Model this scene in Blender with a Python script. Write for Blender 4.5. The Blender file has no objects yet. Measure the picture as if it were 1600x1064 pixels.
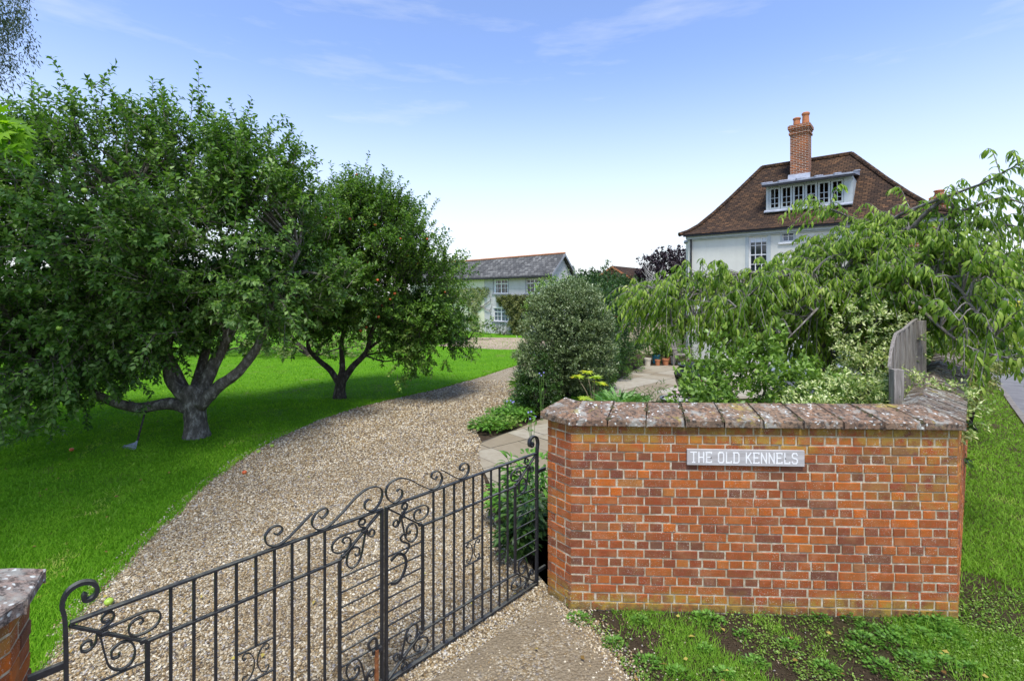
import bpy, math, random
import numpy as np
from mathutils import Vector
PI = math.pi
R = math.radians
rng = np.random.default_rng(11)
random.seed(5)
sc = bpy.context.scene
COL = sc.collection

# ---------------------------------------------------------------- camera, sky, sun, exposure
CAMH = 2.69
F = 760.0
HY = 460.0
cam_d = bpy.data.cameras.new('camera')
cam = bpy.data.objects.new('camera', cam_d)
COL.objects.link(cam)
cam.location = (0, 0, CAMH)
cam.rotation_euler = (R(90), 0, 0)
cam_d.sensor_width = 36
cam_d.lens = 36 * F / 1600
cam_d.shift_y = -(532 - HY) / 1600
cam_d.clip_start = 0.05
cam_d.clip_end = 3000
sc.camera = cam

SUN_EL, SUN_AZ = 64.0, 182.0      # azimuth measured clockwise from +Y
world = bpy.data.worlds.new('World')
sc.world = world
world.use_nodes = True
nt = world.node_tree
nt.nodes.clear()
def wn(t, **k):
    n = nt.nodes.new(t)
    for a, b in k.items(): setattr(n, a, b)
    return n
sky = wn('ShaderNodeTexSky', sky_type='NISHITA')
sky.sun_disc = False
sky.sun_elevation = R(SUN_EL)
sky.sun_rotation = R(SUN_AZ)
sky.air_density = 1.0
sky.dust_density = 0.6
sky.ozone_density = 1.5
geo = wn('ShaderNodeTexCoord')
sep = wn('ShaderNodeSeparateXYZ')
nt.links.new(geo.outputs['Generated'], sep.inputs[0])
mr = wn('ShaderNodeMapRange', interpolation_type='SMOOTHSTEP')
mr.inputs['From Min'].default_value = -0.03
mr.inputs['From Max'].default_value = 0.45
mr.inputs['To Min'].default_value = 0.86
mr.inputs['To Max'].default_value = 0.0
nt.links.new(sep.outputs['Z'], mr.inputs['Value'])
mp = wn('ShaderNodeMapping')
mp.inputs['Scale'].default_value = (1.6, 1.6, 9.0)
mp.inputs['Location'].default_value = (3.1, 0.4, 0.3)
nt.links.new(geo.outputs['Generated'], mp.inputs['Vector'])
nz = wn('ShaderNodeTexNoise')
nz.inputs['Scale'].default_value = 1.5
nz.inputs['Detail'].default_value = 7
nz.inputs['Roughness'].default_value = 0.6
nt.links.new(mp.outputs[0], nz.inputs['Vector'])
cr = wn('ShaderNodeMapRange')
cr.inputs['From Min'].default_value = 0.50
cr.inputs['From Max'].default_value = 0.78
cr.inputs['To Max'].default_value = 0.42
nt.links.new(nz.outputs['Fac'], cr.inputs['Value'])
mx1 = wn('ShaderNodeMath', operation='MAXIMUM')
nt.links.new(mr.outputs[0], mx1.inputs[0])
nt.links.new(cr.outputs[0], mx1.inputs[1])
tint = wn('ShaderNodeMix', data_type='RGBA', blend_type='MULTIPLY')
tint.inputs['Factor'].default_value = 1.0
tint.inputs['B'].default_value = (1.20, 1.19, 1.36, 1)
nt.links.new(sky.outputs[0], tint.inputs['A'])
mix = wn('ShaderNodeMix', data_type='RGBA')
mix.inputs['B'].default_value = (4.9, 5.02, 5.08, 1)
nt.links.new(mx1.outputs[0], mix.inputs['Factor'])
nt.links.new(tint.outputs['Result'], mix.inputs['A'])
bg = wn('ShaderNodeBackground')
bg.inputs['Strength'].default_value = 0.14
nt.links.new(mix.outputs['Result'], bg.inputs['Color'])
wo = wn('ShaderNodeOutputWorld')
nt.links.new(bg.outputs[0], wo.inputs[0])

sun_d = bpy.data.lights.new('sun', 'SUN')
sun_d.energy = 2.9
sun_d.angle = R(16)
sun_d.color = (1.0, 0.96, 0.90)
sun = bpy.data.objects.new('sun', sun_d)
COL.objects.link(sun)
sd = Vector((math.sin(R(SUN_AZ)) * math.cos(R(SUN_EL)), math.cos(R(SUN_AZ)) * math.cos(R(SUN_EL)), math.sin(R(SUN_EL))))
sun.rotation_euler = sd.to_track_quat('Z', 'Y').to_euler()
sc.view_settings.view_transform = 'Standard'
sc.view_settings.look = 'None'
sc.view_settings.gamma = 1
sc.view_settings.exposure = 0.66

# ---------------------------------------------------------------- helpers
def hgt(y):
    y = np.asarray(y, float)
    return -0.014 * np.clip(y - 6, 0, 54)
def G(px, py, off=0.0):
    t = (py - HY) / F
    y = CAMH / t
    if y > 6: y = (CAMH - 0.084) / (t - 0.014)
    return (px - 800) / F * y, y, float(hgt(y)) + off
def W(px, py, y):
    return np.array([(px - 800) / F * y, y, CAMH - (py - HY) / F * y])

def tag(o, label=None, cat=None, group=None, kind=None):
    if label: o['label'] = label
    if cat: o['category'] = cat
    if group: o['group'] = group
    if kind: o['kind'] = kind
    return o
def empty(name, loc, label, cat, group=None):
    o = bpy.data.objects.new(name, None)
    COL.objects.link(o)
    o.location = loc
    o.empty_display_size = 0.2
    return tag(o, label, cat, group)
def link(name, me, parent=None, mat=None):
    o = bpy.data.objects.new(name, me)
    COL.objects.link(o)
    if mat: me.materials.append(mat)
    if parent is not None:
        o.parent = parent
    return o
def np_mesh(name, V, Fc, mat, parent=None, attrs=None, smooth=False, origin=None):
    V = np.asarray(V, np.float32).reshape(-1, 3)
    if origin is not None: V = V - np.asarray(origin, np.float32)
    elif parent is not None: V = V - np.asarray(parent.location, np.float32)
    Fc = np.asarray(Fc, np.int32)
    M, k = Fc.shape
    me = bpy.data.meshes.new(name)
    me.vertices.add(len(V)); me.vertices.foreach_set('co', V.ravel())
    me.loops.add(M * k); me.loops.foreach_set('vertex_index', Fc.ravel())
    me.polygons.add(M)
    me.polygons.foreach_set('loop_start', np.arange(M, dtype=np.int32) * k)
    if smooth: me.polygons.foreach_set('use_smooth', np.ones(M, bool))
    for an, av in (attrs or {}).items():
        a = me.attributes.new(an, 'FLOAT', 'POINT')
        a.data.foreach_set('value', np.asarray(av, np.float32))
    me.update(calc_edges=True)
    return link(name, me, parent, mat)

def norm(a):
    a = np.asarray(a, float)
    return a / np.maximum(np.linalg.norm(a, axis=-1, keepdims=True), 1e-9)

class MB:
    """collects polygons in world space; build() makes one mesh with metric UVs"""
    def __init__(s): s.v = []; s.f = []; s.a = []
    def add(s, vs, fs, rnd=None):
        b = len(s.v)
        s.v += [tuple(map(float, v)) for v in vs]
        s.f += [tuple(b + i for i in f) for f in fs]
        s.a += [random.random() if rnd is None else rnd] * len(vs)
    def hexa(s, p, rnd=None):     # p: 4 bottom (ccw) + 4 top
        s.add(p, [(3, 2, 1, 0), (4, 5, 6, 7), (0, 1, 5, 4), (1, 2, 6, 5), (2, 3, 7, 6), (3, 0, 4, 7)], rnd)
    def box(s, c, d, rz=0.0, rnd=None):   # centre, full sizes
        cx, cy, cz = c; x, y, z = d[0] / 2, d[1] / 2, d[2] / 2
        ca, sa = math.cos(rz), math.sin(rz)
        p = []
        for zz in (-z, z):
            for xx, yy in ((-x, -y), (x, -y), (x, y), (-x, y)):
                p.append((cx + xx * ca - yy * sa, cy + xx * sa + yy * ca, cz + zz))
        s.hexa(p, rnd)
    def obox(s, o, ax, ay, az, rnd=None):  # origin corner + three edge vectors (right-handed)
        o, ax, ay, az = map(np.asarray, (o, ax, ay, az))
        s.hexa([o, o + ax, o + ax + ay, o + ay, o + az, o + ax + az, o + ax + ay + az, o + ay + az], rnd)
    def tube(s, pts, r0, r1=None, n=6, cap=True, rnd=None, lump=0.0):
        pts = [np.asarray(p, float) for p in pts]
        r1 = r0 if r1 is None else r1
        m = len(pts); vs = []; fs = []
        ref = np.array([0.31, 0.17, 0.93])
        prev = None
        for i, p in enumerate(pts):
            t = pts[min(i + 1, m - 1)] - pts[max(i - 1, 0)]
            t = t / (np.linalg.norm(t) + 1e-9)
            if prev is None:
                if abs(np.dot(t, ref)) > 0.9: ref = np.array([1.0, 0.1, 0.0])
                u = np.cross(t, ref)
            else:
                u = prev - t * np.dot(prev, t)
            u /= np.linalg.norm(u) + 1e-9
            prev = u
            w = np.cross(t, u)
            if isinstance(r0, (list, tuple, np.ndarray)): r = r0[i]
            else: r = r0 + (r1 - r0) * i / (m - 1)
            for k in range(n):
                a = 2 * PI * k / n
                rr = r * (1 + lump * random.uniform(-1, 1))
                vs.append(p + (u * math.cos(a) + w * math.sin(a)) * rr)
        for i in range(m - 1):
            for k in range(n):
                a, b = i * n + k, i * n + (k + 1) % n
                fs.append((a, b, b + n, a + n))
        if cap:
            fs.append(tuple(range(n - 1, -1, -1)))
            fs.append(tuple((m - 1) * n + k for k in range(n)))
        s.add(vs, fs, rnd)
    def lathe(s, c, prof, n=16, rnd=None):
        vs = []; fs = []
        for r, z in prof:
            for k in range(n):
                a = 2 * PI * k / n
                vs.append((c[0] + r * math.cos(a), c[1] + r * math.sin(a), c[2] + z))
        for i in range(len(prof) - 1):
            for k in range(n):
                a, b = i * n + k, i * n + (k + 1) % n
                fs.append((a, b, b + n, a + n))
        s.add(vs, fs, rnd)
    def prism(s, poly, z0, z1, rnd=None):
        n = len(poly)
        s.add([(x, y, z0) for x, y in poly] + [(x, y, z1) for x, y in poly],
              [tuple(range(n - 1, -1, -1)), tuple(range(n, 2 * n))] + [(i, (i + 1) % n, n + (i + 1) % n, n + i) for i in range(n)], rnd)
    def build(s, name, mat, parent=None, smooth=False, origin=None, bevel=0.0, attrs=None):
        me = bpy.data.meshes.new(name)
        off = np.zeros(3)
        if origin is not None: off = np.asarray(origin, float)
        elif parent is not None:
            off = np.asarray(parent.location, float)
            if parent.parent is not None: off = off + np.asarray(parent.parent.location, float)
        V = np.asarray(s.v, float) - off
        me.from_pydata(V.tolist(), [], s.f)
        a = me.attributes.new('rnd', 'FLOAT', 'POINT')
        a.data.foreach_set('value', np.asarray(s.a, np.float32))
        for an, av in (attrs or {}).items():
            a = me.attributes.new(an, 'FLOAT', 'POINT')
            a.data.foreach_set('value', np.asarray(av, np.float32))
        uv = me.uv_layers.new(name='UVMap')
        buf = np.zeros(len(me.loops) * 2, np.float32)
        for p in me.polygons:
            n = p.normal
            if abs(n.z) > 0.97: u = Vector((1, 0, 0)); v = Vector((0, 1, 0))
            else:
                u = Vector((-n.y, n.x, 0)).normalized(); v = n.cross(u)
            for li in p.loop_indices:
                co = Vector(s.v[me.loops[li].vertex_index])
                buf[2 * li] = co.dot(u); buf[2 * li + 1] = co.dot(v)
        uv.data.foreach_set('uv', buf)
        if smooth: me.polygons.foreach_set('use_smooth', np.ones(len(me.polygons), bool))
        me.update()
        o = link(name, me, parent, mat)
        if origin is not None: o.location = origin
        if bevel:
            b = o.modifiers.new('bevel', 'BEVEL'); b.width = bevel; b.segments = 2
        return o

# ---------------------------------------------------------------- materials
class NT:
    def __init__(s, name):
        s.m = bpy.data.materials.new(name); s.m.use_nodes = True
        s.t = s.m.node_tree; s.t.nodes.clear()
        s.out = s.n('ShaderNodeOutputMaterial'); s.co = s.n('ShaderNodeTexCoord')
    def n(s, t, **k):
        x = s.t.nodes.new(t)
        for a, b in k.items(): setattr(x, a, b)
        return x
    def l(s, a, b): s.t.links.new(a, b)
    def noise(s, scale, detail=5, rough=.6, vec=None, dist=0.0, stretch=None):
        x = s.n('ShaderNodeTexNoise')
        x.inputs['Scale'].default_value = scale; x.inputs['Detail'].default_value = detail
        x.inputs['Roughness'].default_value = rough; x.inputs['Distortion'].default_value = dist
        v = vec or s.co.outputs['Object']
        if stretch:
            m = s.n('ShaderNodeMapping'); m.inputs['Scale'].default_value = stretch; s.l(v, m.inputs[0]); v = m.outputs[0]
        s.l(v, x.inputs['Vector']); return x.outputs['Fac']
    def ramp(s, fac, stops, interp='LINEAR'):
        x = s.n('ShaderNodeValToRGB'); e = x.color_ramp.elements; x.color_ramp.interpolation = interp
        while len(e) < len(stops): e.new(0.5)
        for i, (p, c) in enumerate(stops):
            e[i].position = p; e[i].color = (*c, 1) if len(c) == 3 else c
        s.l(fac, x.inputs[0]); return x.outputs[0]
    def gray(s, fac, a, b, lo=0.0, hi=1.0):
        x = s.n('ShaderNodeMapRange'); x.inputs['From Min'].default_value = a; x.inputs['From Max'].default_value = b
        x.inputs['To Min'].default_value = lo; x.inputs['To Max'].default_value = hi
        s.l(fac, x.inputs['Value']); return x.outputs[0]
    def mix(s, fac, a, b, mode='MIX'):
        x = s.n('ShaderNodeMix', data_type='RGBA', blend_type=mode)
        for k, v in (('Factor', fac), ('A', a), ('B', b)):
            if isinstance(v, (int, float)): x.inputs[k].default_value = v
            elif isinstance(v, tuple): x.inputs[k].default_value = (*v, 1)
            else: s.l(v, x.inputs[k])
        return x.outputs['Result']
    def math(s, op, a, b=0.0):
        x = s.n('ShaderNodeMath', operation=op)
        for i, v in enumerate((a, b)):
            if isinstance(v, (int, float)): x.inputs[i].default_value = v
            else: s.l(v, x.inputs[i])
        return x.outputs[0]
    def attr(s, name='rnd'):
        x = s.n('ShaderNodeAttribute'); x.attribute_name = name; return x.outputs['Fac']
    def bump(s, h, strength=.5, dist=.01, nrm=None):
        x = s.n('ShaderNodeBump'); x.inputs['Strength'].default_value = strength; x.inputs['Distance'].default_value = dist
        s.l(h, x.inputs['Height'])
        if nrm: s.l(nrm, x.inputs['Normal'])
        return x.outputs[0]
    def fin(s, col, rough=.8, nrm=None, spec=.3, metal=0.0, trans=None, tw=.3, alpha=None):
        p = s.n('ShaderNodeBsdfPrincipled')
        if isinstance(col, tuple): p.inputs['Base Color'].default_value = (*col, 1)
        else: s.l(col, p.inputs['Base Color'])
        if isinstance(rough, (int, float)): p.inputs['Roughness'].default_value = rough
        else: s.l(rough, p.inputs['Roughness'])
        p.inputs['Specular IOR Level'].default_value = spec
        p.inputs['Metallic'].default_value = metal
        if nrm: s.l(nrm, p.inputs['Normal'])
        sh = p.outputs[0]
        if trans is not None:
            tr = s.n('ShaderNodeBsdfTranslucent')
            if isinstance(trans, tuple): tr.inputs[0].default_value = (*trans, 1)
            else: s.l(trans, tr.inputs[0])
            m = s.n('ShaderNodeMixShader'); m.inputs[0].default_value = tw
            s.l(sh, m.inputs[1]); s.l(tr.outputs[0], m.inputs[2]); sh = m.outputs[0]
        s.l(sh, s.out.inputs[0])
        return s.m

def leaf_mat(name, stops, rough=.45, spec=.45, tw=.25, tcol=(1.6, 1.9, .8), big=0.9):
    t = NT(name)
    a = t.attr(); n = t.noise(big, 2)
    f = t.math('ADD', t.math('MULTIPLY', a, .72), t.gray(n, .3, .7, 0, .28))
    c = t.ramp(f, stops)
    return t.fin(c, rough, spec=spec, trans=t.mix(1.0, c, tcol, 'MULTIPLY'), tw=tw)
def simple(name, stops, scale=8, detail=6, rough=.8, bump=.3, bs=60, spec=.3, metal=0.0, stretch=None, dist=.004):
    t = NT(name)
    n = t.noise(scale, detail, stretch=stretch)
    c = t.ramp(n, stops)
    return t.fin(c, rough, t.bump(t.noise(bs, 6, stretch=stretch), bump, dist), spec, metal)
def two(a, b, p0=.3, p1=.7): return [(p0, a), (p1, b)]

M = {}
M['apple_leaf'] = leaf_mat('apple_leaf', [(0, (.026, .068, .010)), (.4, (.075, .165, .022)), (.75, (.16, .275, .052)), (1, (.32, .42, .17))], .5, .3, .24)
M['apple_leaf2'] = leaf_mat('apple_leaf_warm', [(0, (.026, .056, .007)), (.4, (.075, .165, .017)), (.75, (.15, .26, .040)), (1, (.30, .38, .10))], .5, .28, .26)
M['cherry_leaf'] = leaf_mat('cherry_leaf', [(0, (.045, .10, .007)), (.3, (.10, .19, .016)), (.6, (.20, .31, .032)), (.85, (.34, .44, .08)), (1, (.58, .60, .22))], .5, .28, .36)
M['pitto_leaf'] = leaf_mat('pittosporum_leaf', [(0, (.06, .10, .03)), (.5, (.17, .23, .09)), (1, (.34, .40, .20))], .4, .5, .12)
M['hedge_leaf'] = leaf_mat('hedge_leaf', [(0, (.014, .035, .008)), (.5, (.035, .085, .014)), (1, (.08, .16, .03))], .45, .4, .2)
M['box_leaf'] = leaf_mat('box_leaf', [(0, (.04, .10, .012)), (.5, (.09, .19, .02)), (1, (.20, .32, .05))], .45, .4, .25)
M['shrub_leaf'] = leaf_mat('shrub_leaf', [(0, (.06, .13, .012)), (.5, (.15, .26, .035)), (.85, (.27, .40, .08)), (1, (.46, .56, .20))], .4, .45, .25)
M['vari_leaf'] = leaf_mat('variegated_leaf', [(0, (.10, .16, .03)), (.35, (.20, .30, .08)), (.5, (.50, .55, .22)), (1, (.80, .80, .50))], .45, .4, .25)
M['purple_leaf'] = leaf_mat('beech_leaf', [(0, (.012, .008, .010)), (.5, (.032, .020, .026)), (1, (.085, .055, .06))], .5, .4, .1, (1.3, 1, 1))
M['maple_leaf'] = leaf_mat('maple_leaf', [(0, (.07, .19, .008)), (.5, (.13, .29, .012)), (1, (.22, .40, .03))], .5, .3, .5, (1.7, 1.7, .5))
M['willow_leaf'] = leaf_mat('willow_leaf', [(0, (.02, .035, .015)), (.5, (.05, .08, .035)), (1, (.11, .15, .08))], .5, .4, .2)
M['lush_leaf'] = leaf_mat('lush_leaf', [(0, (.04, .11, .014)), (.5, (.10, .24, .025)), (1, (.22, .42, .07))], .5, .3, .25)
M['pale_leaf'] = leaf_mat('pale_leaf', [(0, (.08, .20, .05)), (.5, (.16, .33, .09)), (1, (.32, .50, .18))], .45, .4, .3)
M['yellow_leaf'] = leaf_mat('yellowing_leaf', [(0, (.25, .40, .05)), (.5, (.45, .55, .06)), (1, (.75, .62, .06))], .45, .4, .35)
M['ivy_leaf'] = leaf_mat('creeper_leaf', [(0, (.05, .065, .015)), (.5, (.11, .13, .03)), (1, (.22, .23, .06))], .5, .3, .2)
M['russet_leaf'] = leaf_mat('russet_leaf', [(0, (.09, .12, .03)), (.5, (.20, .27, .07)), (1, (.42, .36, .18))], .45, .4, .25)
M['far_leaf'] = leaf_mat('far_leaf', [(0, (.018, .035, .014)), (.5, (.045, .085, .030)), (1, (.10, .15, .06))], .6, .2, .1, big=.2)
M['dry_leaf'] = leaf_mat('dry_leaf', [(0, (.12, .06, .02)), (.5, (.30, .20, .05)), (1, (.50, .48, .10))], .7, .2, .1)
M['grass'] = leaf_mat('grass_blade', [(0, (.075, .20, .010)), (.5, (.16, .36, .018)), (.82, (.28, .48, .035)), (1, (.50, .42, .15))], .7, .1, .35, (1.3, 1.5, .5), big=1.2)
M['grass_rough'] = leaf_mat('rough_grass', [(0, (.08, .17, .015)), (.5, (.16, .32, .025)), (.85, (.28, .46, .06)), (1, (.52, .44, .18))], .65, .15, .3, (1.3, 1.5, .6), big=1.2)

def bark(name, a, b, c):
    t = NT(name)
    n = t.noise(14, 8, .7, stretch=(1, 1, .45)); n2 = t.noise(45, 5, .7)
    col = t.ramp(n, [(.3, a), (.52, b), (.66, c)])
    h = t.math('ADD', n, t.math('MULTIPLY', n2, .5))
    return t.fin(col, .9, t.bump(h, .9, .03), .2)
M['bark'] = bark('apple_bark', (.040, .034, .026), (.13, .115, .09), (.34, .32, .27))
M['bark_dark'] = bark('dark_bark', (.022, .018, .013), (.065, .053, .042), (.17, .155, .125))
M['bark_grey'] = bark('grey_bark', (.09, .08, .07), (.20, .18, .16), (.40, .38, .35))

def brick_m():
    t = NT('red_brick')
    a = t.attr(); mo = t.attr('moss'); gr = t.attr('grime')
    base = t.ramp(a, [(0, (.14, .050, .034)), (.08, (.20, .060, .032)), (.3, (.29, .064, .020)), (.55, (.36, .082, .019)),
                      (.82, (.42, .110, .020)), (.92, (.54, .125, .012)), (.96, (.42, .165, .040)), (1, (.16, .065, .048))])
    n = t.noise(22, 8, .7)
    base = t.mix(t.gray(n, .35, .75, 0, .55), base, (.11, .05, .03))
    base = t.mix(t.gray(t.noise(9, 6), .48, .70, 0, .30), base, (.46, .25, .13))
    mossm = t.math('MULTIPLY', t.gray(t.noise(11, 6, .7), .38, .58), mo)
    base = t.mix(mossm, base, (.38, .24, .035))
    grm = t.math('MULTIPLY', t.gray(t.noise(16, 6, .7), .35, .6), gr)
    base = t.mix(grm, base, (.085, .07, .035))
    sp = t.gray(t.noise(120, 3, .6), .60, .66)
    spm = t.math('MULTIPLY', sp, t.gray(t.noise(5, 4), .42, .62, .1, .8))
    base = t.mix(spm, base, (.68, .62, .52))
    pit = t.gray(t.noise(210, 3, .6), .30, .36, 1, 0)
    base = t.mix(t.math('MULTIPLY', pit, .7), base, (.06, .03, .02))
    h = t.math('ADD', t.noise(70, 6, .7), t.math('MULTIPLY', sp, .3))
    return t.fin(base, .88, t.bump(h, .75, .006), .25)
M['brick'] = brick_m()
def mortar_m():
    t = NT('lime_mortar')
    c = t.ramp(t.noise(20, 8, .7), [(.25, (.25, .19, .11)), (.5, (.46, .39, .27)), (.72, (.72, .67, .54))])
    c = t.mix(t.math('MULTIPLY', t.attr('moss'), t.gray(t.noise(9, 5), .35, .6, 0, .8)), c, (.34, .28, .09))
    return t.fin(c, .95, t.bump(t.noise(120, 6, .7), 1, .006), .1)
M['mortar'] = mortar_m()
def coping_m(name, base, dark, pinkish):
    t = NT(name)
    c = t.ramp(t.noise(7, 8, .7), [(.3, dark), (.5, base), (.72, pinkish)])
    c = t.mix(t.math('MULTIPLY', t.attr(), .35), c, (.20, .10, .07))
    v = t.n('ShaderNodeTexVoronoi'); v.inputs['Scale'].default_value = 26; v.inputs['Randomness'].default_value = 1
    wv = t.n('ShaderNodeMix', data_type='VECTOR')
    nn = t.n('ShaderNodeTexNoise'); nn.inputs['Scale'].default_value = 20; t.l(t.co.outputs['Object'], nn.inputs[0])
    wv.inputs['Factor'].default_value = .05
    t.l(t.co.outputs['Object'], wv.inputs['A']); t.l(nn.outputs['Color'], wv.inputs['B']); t.l(wv.outputs['Result'], v.inputs['Vector'])
    spots = t.math('MULTIPLY', t.gray(v.outputs['Distance'], .28, .20), t.gray(t.noise(6, 3), .46, .56))
    c = t.mix(t.gray(t.noise(30, 8, .75), .47, .58, 0, .85), c, (.045, .040, .036))
    c = t.mix(t.gray(t.noise(9, 6, .7, dist=.5), .52, .62, 0, .7), c, (.36, .365, .32))
    c = t.mix(spots, c, (.66, .68, .62))
    c = t.mix(t.gray(t.noise(3.3, 5, .7), .62, .70, 0, .8), c, (.36, .30, .05))
    return t.fin(c, .92, t.bump(t.noise(40, 8, .75), 1, .012), .2)
M['coping'] = coping_m('coping_stone', (.26, .18, .115), (.105, .088, .062), (.38, .21, .11))
M['coping_grey'] = coping_m('coping_brick_grey', (.20, .17, .125), (.10, .088, .066), (.30, .23, .15))
M['coping_pale'] = coping_m('coping_pale', (.36, .32, .27), (.16, .14, .12), (.50, .30, .20))
M['moss'] = simple('joint_moss', two((.02, .022, .012), (.10, .085, .035)), 30, 6, .95, 1, 80)

def gravel_m(name, cols, scale=62, sand=None):
    t = NT(name)
    v = t.n('ShaderNodeTexVoronoi'); v.inputs['Scale'].default_value = scale; t.l(t.co.outputs['Object'], v.inputs['Vector'])
    v2 = t.n('ShaderNodeTexVoronoi'); v2.inputs['Scale'].default_value = scale * 1.9; t.l(t.co.outputs['Object'], v2.inputs['Vector'])
    s1 = t.n('ShaderNodeSeparateColor'); t.l(v.outputs['Color'], s1.inputs[0])
    s2 = t.n('ShaderNodeSeparateColor'); t.l(v2.outputs['Color'], s2.inputs[0])
    c1 = t.ramp(s1.outputs[0], cols); c2 = t.ramp(s2.outputs[0], cols)
    m = t.gray(s1.outputs[1], .45, .5)
    c = t.mix(m, c1, c2)
    c = t.mix(t.gray(v.outputs['Distance'], .45, .8, 0, .5), c, (.05, .04, .03))
    c = t.mix(t.gray(t.noise(.8, 5), .40, .65, 0, .40), c, (.17, .13, .08))
    h = t.math('SUBTRACT', 1.0, v.outputs['Distance'])
    if sand:
        f = t.gray(t.noise(2.2, 7, .7), .42, .60, 1, .35)
        sc_ = t.ramp(t.noise(60, 6, .8), two(sand[0], sand[1]))
        c = t.mix(f, c, sc_)
    return t.fin(c, .8, t.bump(h, 1, .012), .3)
GC = [(0, (.06, .052, .045)), (.14, (.13, .09, .040)), (.30, (.26, .175, .070)), (.48, (.36, .275, .145)), (.68, (.48, .40, .255)), (.86, (.72, .66, .50)), (.93, (.40, .38, .34)), (1, (.13, .13, .14))]
M['gravel'] = gravel_m('gravel', GC)
M['gravel_far'] = gravel_m('gravel_far', [(0, (.30, .20, .12)), (.5, (.50, .38, .26)), (1, (.62, .52, .40))], 30)
M['forecourt'] = gravel_m('sandy_gravel', GC, 50, ((.13, .10, .058), (.27, .215, .135)))
def pebble_m():
    t = NT('pebble')
    c = t.ramp(t.attr(), GC)
    c = t.mix(t.gray(t.noise(40, 4), .4, .7, 0, .25), c, (.30, .18, .09)); c = t.mix(t.gray(t.noise(.9, 5, dist=.5), .42, .64, 0, .38), c, (.17, .13, .08))
    return t.fin(c, .6, None, .4)
M['pebble'] = pebble_m()
def lawn_m(name, a, b, d, soil, s0, s1):
    t = NT(name)
    c = t.ramp(t.noise(1.1, 6, .65), [(.3, a), (.7, b)])
    c = t.mix(t.gray(t.noise(24, 6, .8), .4, .65, 0, .55), c, d)
    c = t.mix(t.gray(t.noise(.9, 7, .7, dist=.4), s0, s1, 0, .8), c, soil)
    return t.fin(c, .95, t.bump(t.noise(60, 7, .85), 1, .04), .1)
M['lawn'] = lawn_m('lawn', (.095, .25, .008), (.14, .34, .012), (.05, .15, .006), (.22, .19, .08), .58, .70)
M['ground'] = lawn_m('meadow', (.05, .10, .02), (.09, .15, .03), (.03, .06, .01), (.10, .08, .04), .6, .8)
M['verge'] = lawn_m('verge_soil', (.075, .085, .028), (.10, .085, .04), (.05, .036, .022), (.105, .075, .047), .34, .48)
M['soil'] = simple('soil', two((.03, .022, .014), (.09, .065, .042)), 12, 8, .95, 1, 40, .1, dist=.03)
M['crumb'] = simple('soil_crumb', two((.030, .021, .013), (.12, .085, .052)), 5, 6, .95, .5, 120, .1)
M['asphalt'] = simple('asphalt', two((.13, .13, .135), (.21, .21, .21)), 2.5, 8, .9, .6, 160, .2)
M['kerb'] = simple('kerb_stone', two((.13, .12, .10), (.25, .235, .21)), 9, 6, .9, .5, 60)
def slab_m():
    t = NT('sandstone_paving')
    c = t.ramp(t.attr(), [(0, (.26, .215, .14)), (.5, (.34, .30, .215)), (1, (.40, .37, .29))])
    c = t.mix(t.gray(t.noise(6, 7, .7), .4, .7, 0, .45), c, (.20, .155, .10))
    return t.fin(c, .8, t.bump(t.noise(25, 6), .4, .01), .3)
M['slab'] = slab_m()
M['joint'] = simple('slab_joint', two((.07, .06, .045), (.12, .10, .07)), 20)

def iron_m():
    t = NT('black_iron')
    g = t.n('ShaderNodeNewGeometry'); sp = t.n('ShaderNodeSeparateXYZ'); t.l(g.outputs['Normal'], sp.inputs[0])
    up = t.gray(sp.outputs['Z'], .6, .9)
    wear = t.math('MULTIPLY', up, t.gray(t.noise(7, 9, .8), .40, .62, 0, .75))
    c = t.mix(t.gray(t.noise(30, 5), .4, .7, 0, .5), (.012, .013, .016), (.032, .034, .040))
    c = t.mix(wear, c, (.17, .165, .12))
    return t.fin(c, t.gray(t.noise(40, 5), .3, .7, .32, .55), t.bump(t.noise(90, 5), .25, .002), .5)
M['iron'] = iron_m()
M['rust'] = simple('rusty_iron', two((.12, .045, .018), (.32, .12, .04)), 30, 6, .85, .6, 90)
M['oldwood'] = simple('weathered_wood', [(.25, (.085, .075, .062)), (.5, (.24, .215, .185)), (.75, (.44, .41, .36))], 12, 8, .9, .9, 30, .15, stretch=(6, 6, .35), dist=.008)
M['signboard'] = simple('sign_board', two((.34, .32, .30), (.52, .50, .48)), 6, 8, .8, .5, 30, stretch=(.5, 4, 6))
M['white_paint'] = simple('white_paint', two((.70, .70, .67), (.84, .84, .82)), 25, 5, .55, .15, 90)
M['screw'] = simple('dark_screw', two((.01, .01, .01), (.05, .04, .03)), 40)

def render_m(name, a, b, lap=None):
    t = NT(name)
    c = t.ramp(t.noise(1.2, 7, .65), two(a, b))
    c = t.mix(t.gray(t.noise(3, 6, .7, stretch=(1, 1, .12)), .52, .72, 0, .16), c, (.36, .35, .30))
    nr = t.bump(t.noise(30, 6), .25, .01)
    if lap:
        w = t.n('ShaderNodeTexWave', wave_type='BANDS', bands_direction='Y', wave_profile='SAW'); w.inputs['Scale'].default_value = lap
        t.l(t.co.outputs['UV'], w.inputs['Vector'])
        nr = t.bump(w.outputs['Fac'], .7, .03, nr)
        c = t.mix(t.gray(w.outputs['Fac'], .93, 1, 0, .35), c, (.15, .15, .16))
    return t.fin(c, .85, nr, .2)
M['render'] = render_m('white_render', (.58, .58, .50), (.66, .66, .58))
M['boarding'] = render_m('pale_grey_boarding', (.47, .46, .435), (.55, .54, .515), .5)
M['cream'] = render_m('cream_render', (.66, .64, .44), (.74, .72, .53))
M['beige'] = render_m('beige_render', (.46, .38, .25), (.54, .46, .32))
M['grey_paint'] = simple('grey_green_paint', two((.38, .42, .41), (.46, .50, .49)), 6, 5, .5, .1, 60)
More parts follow.
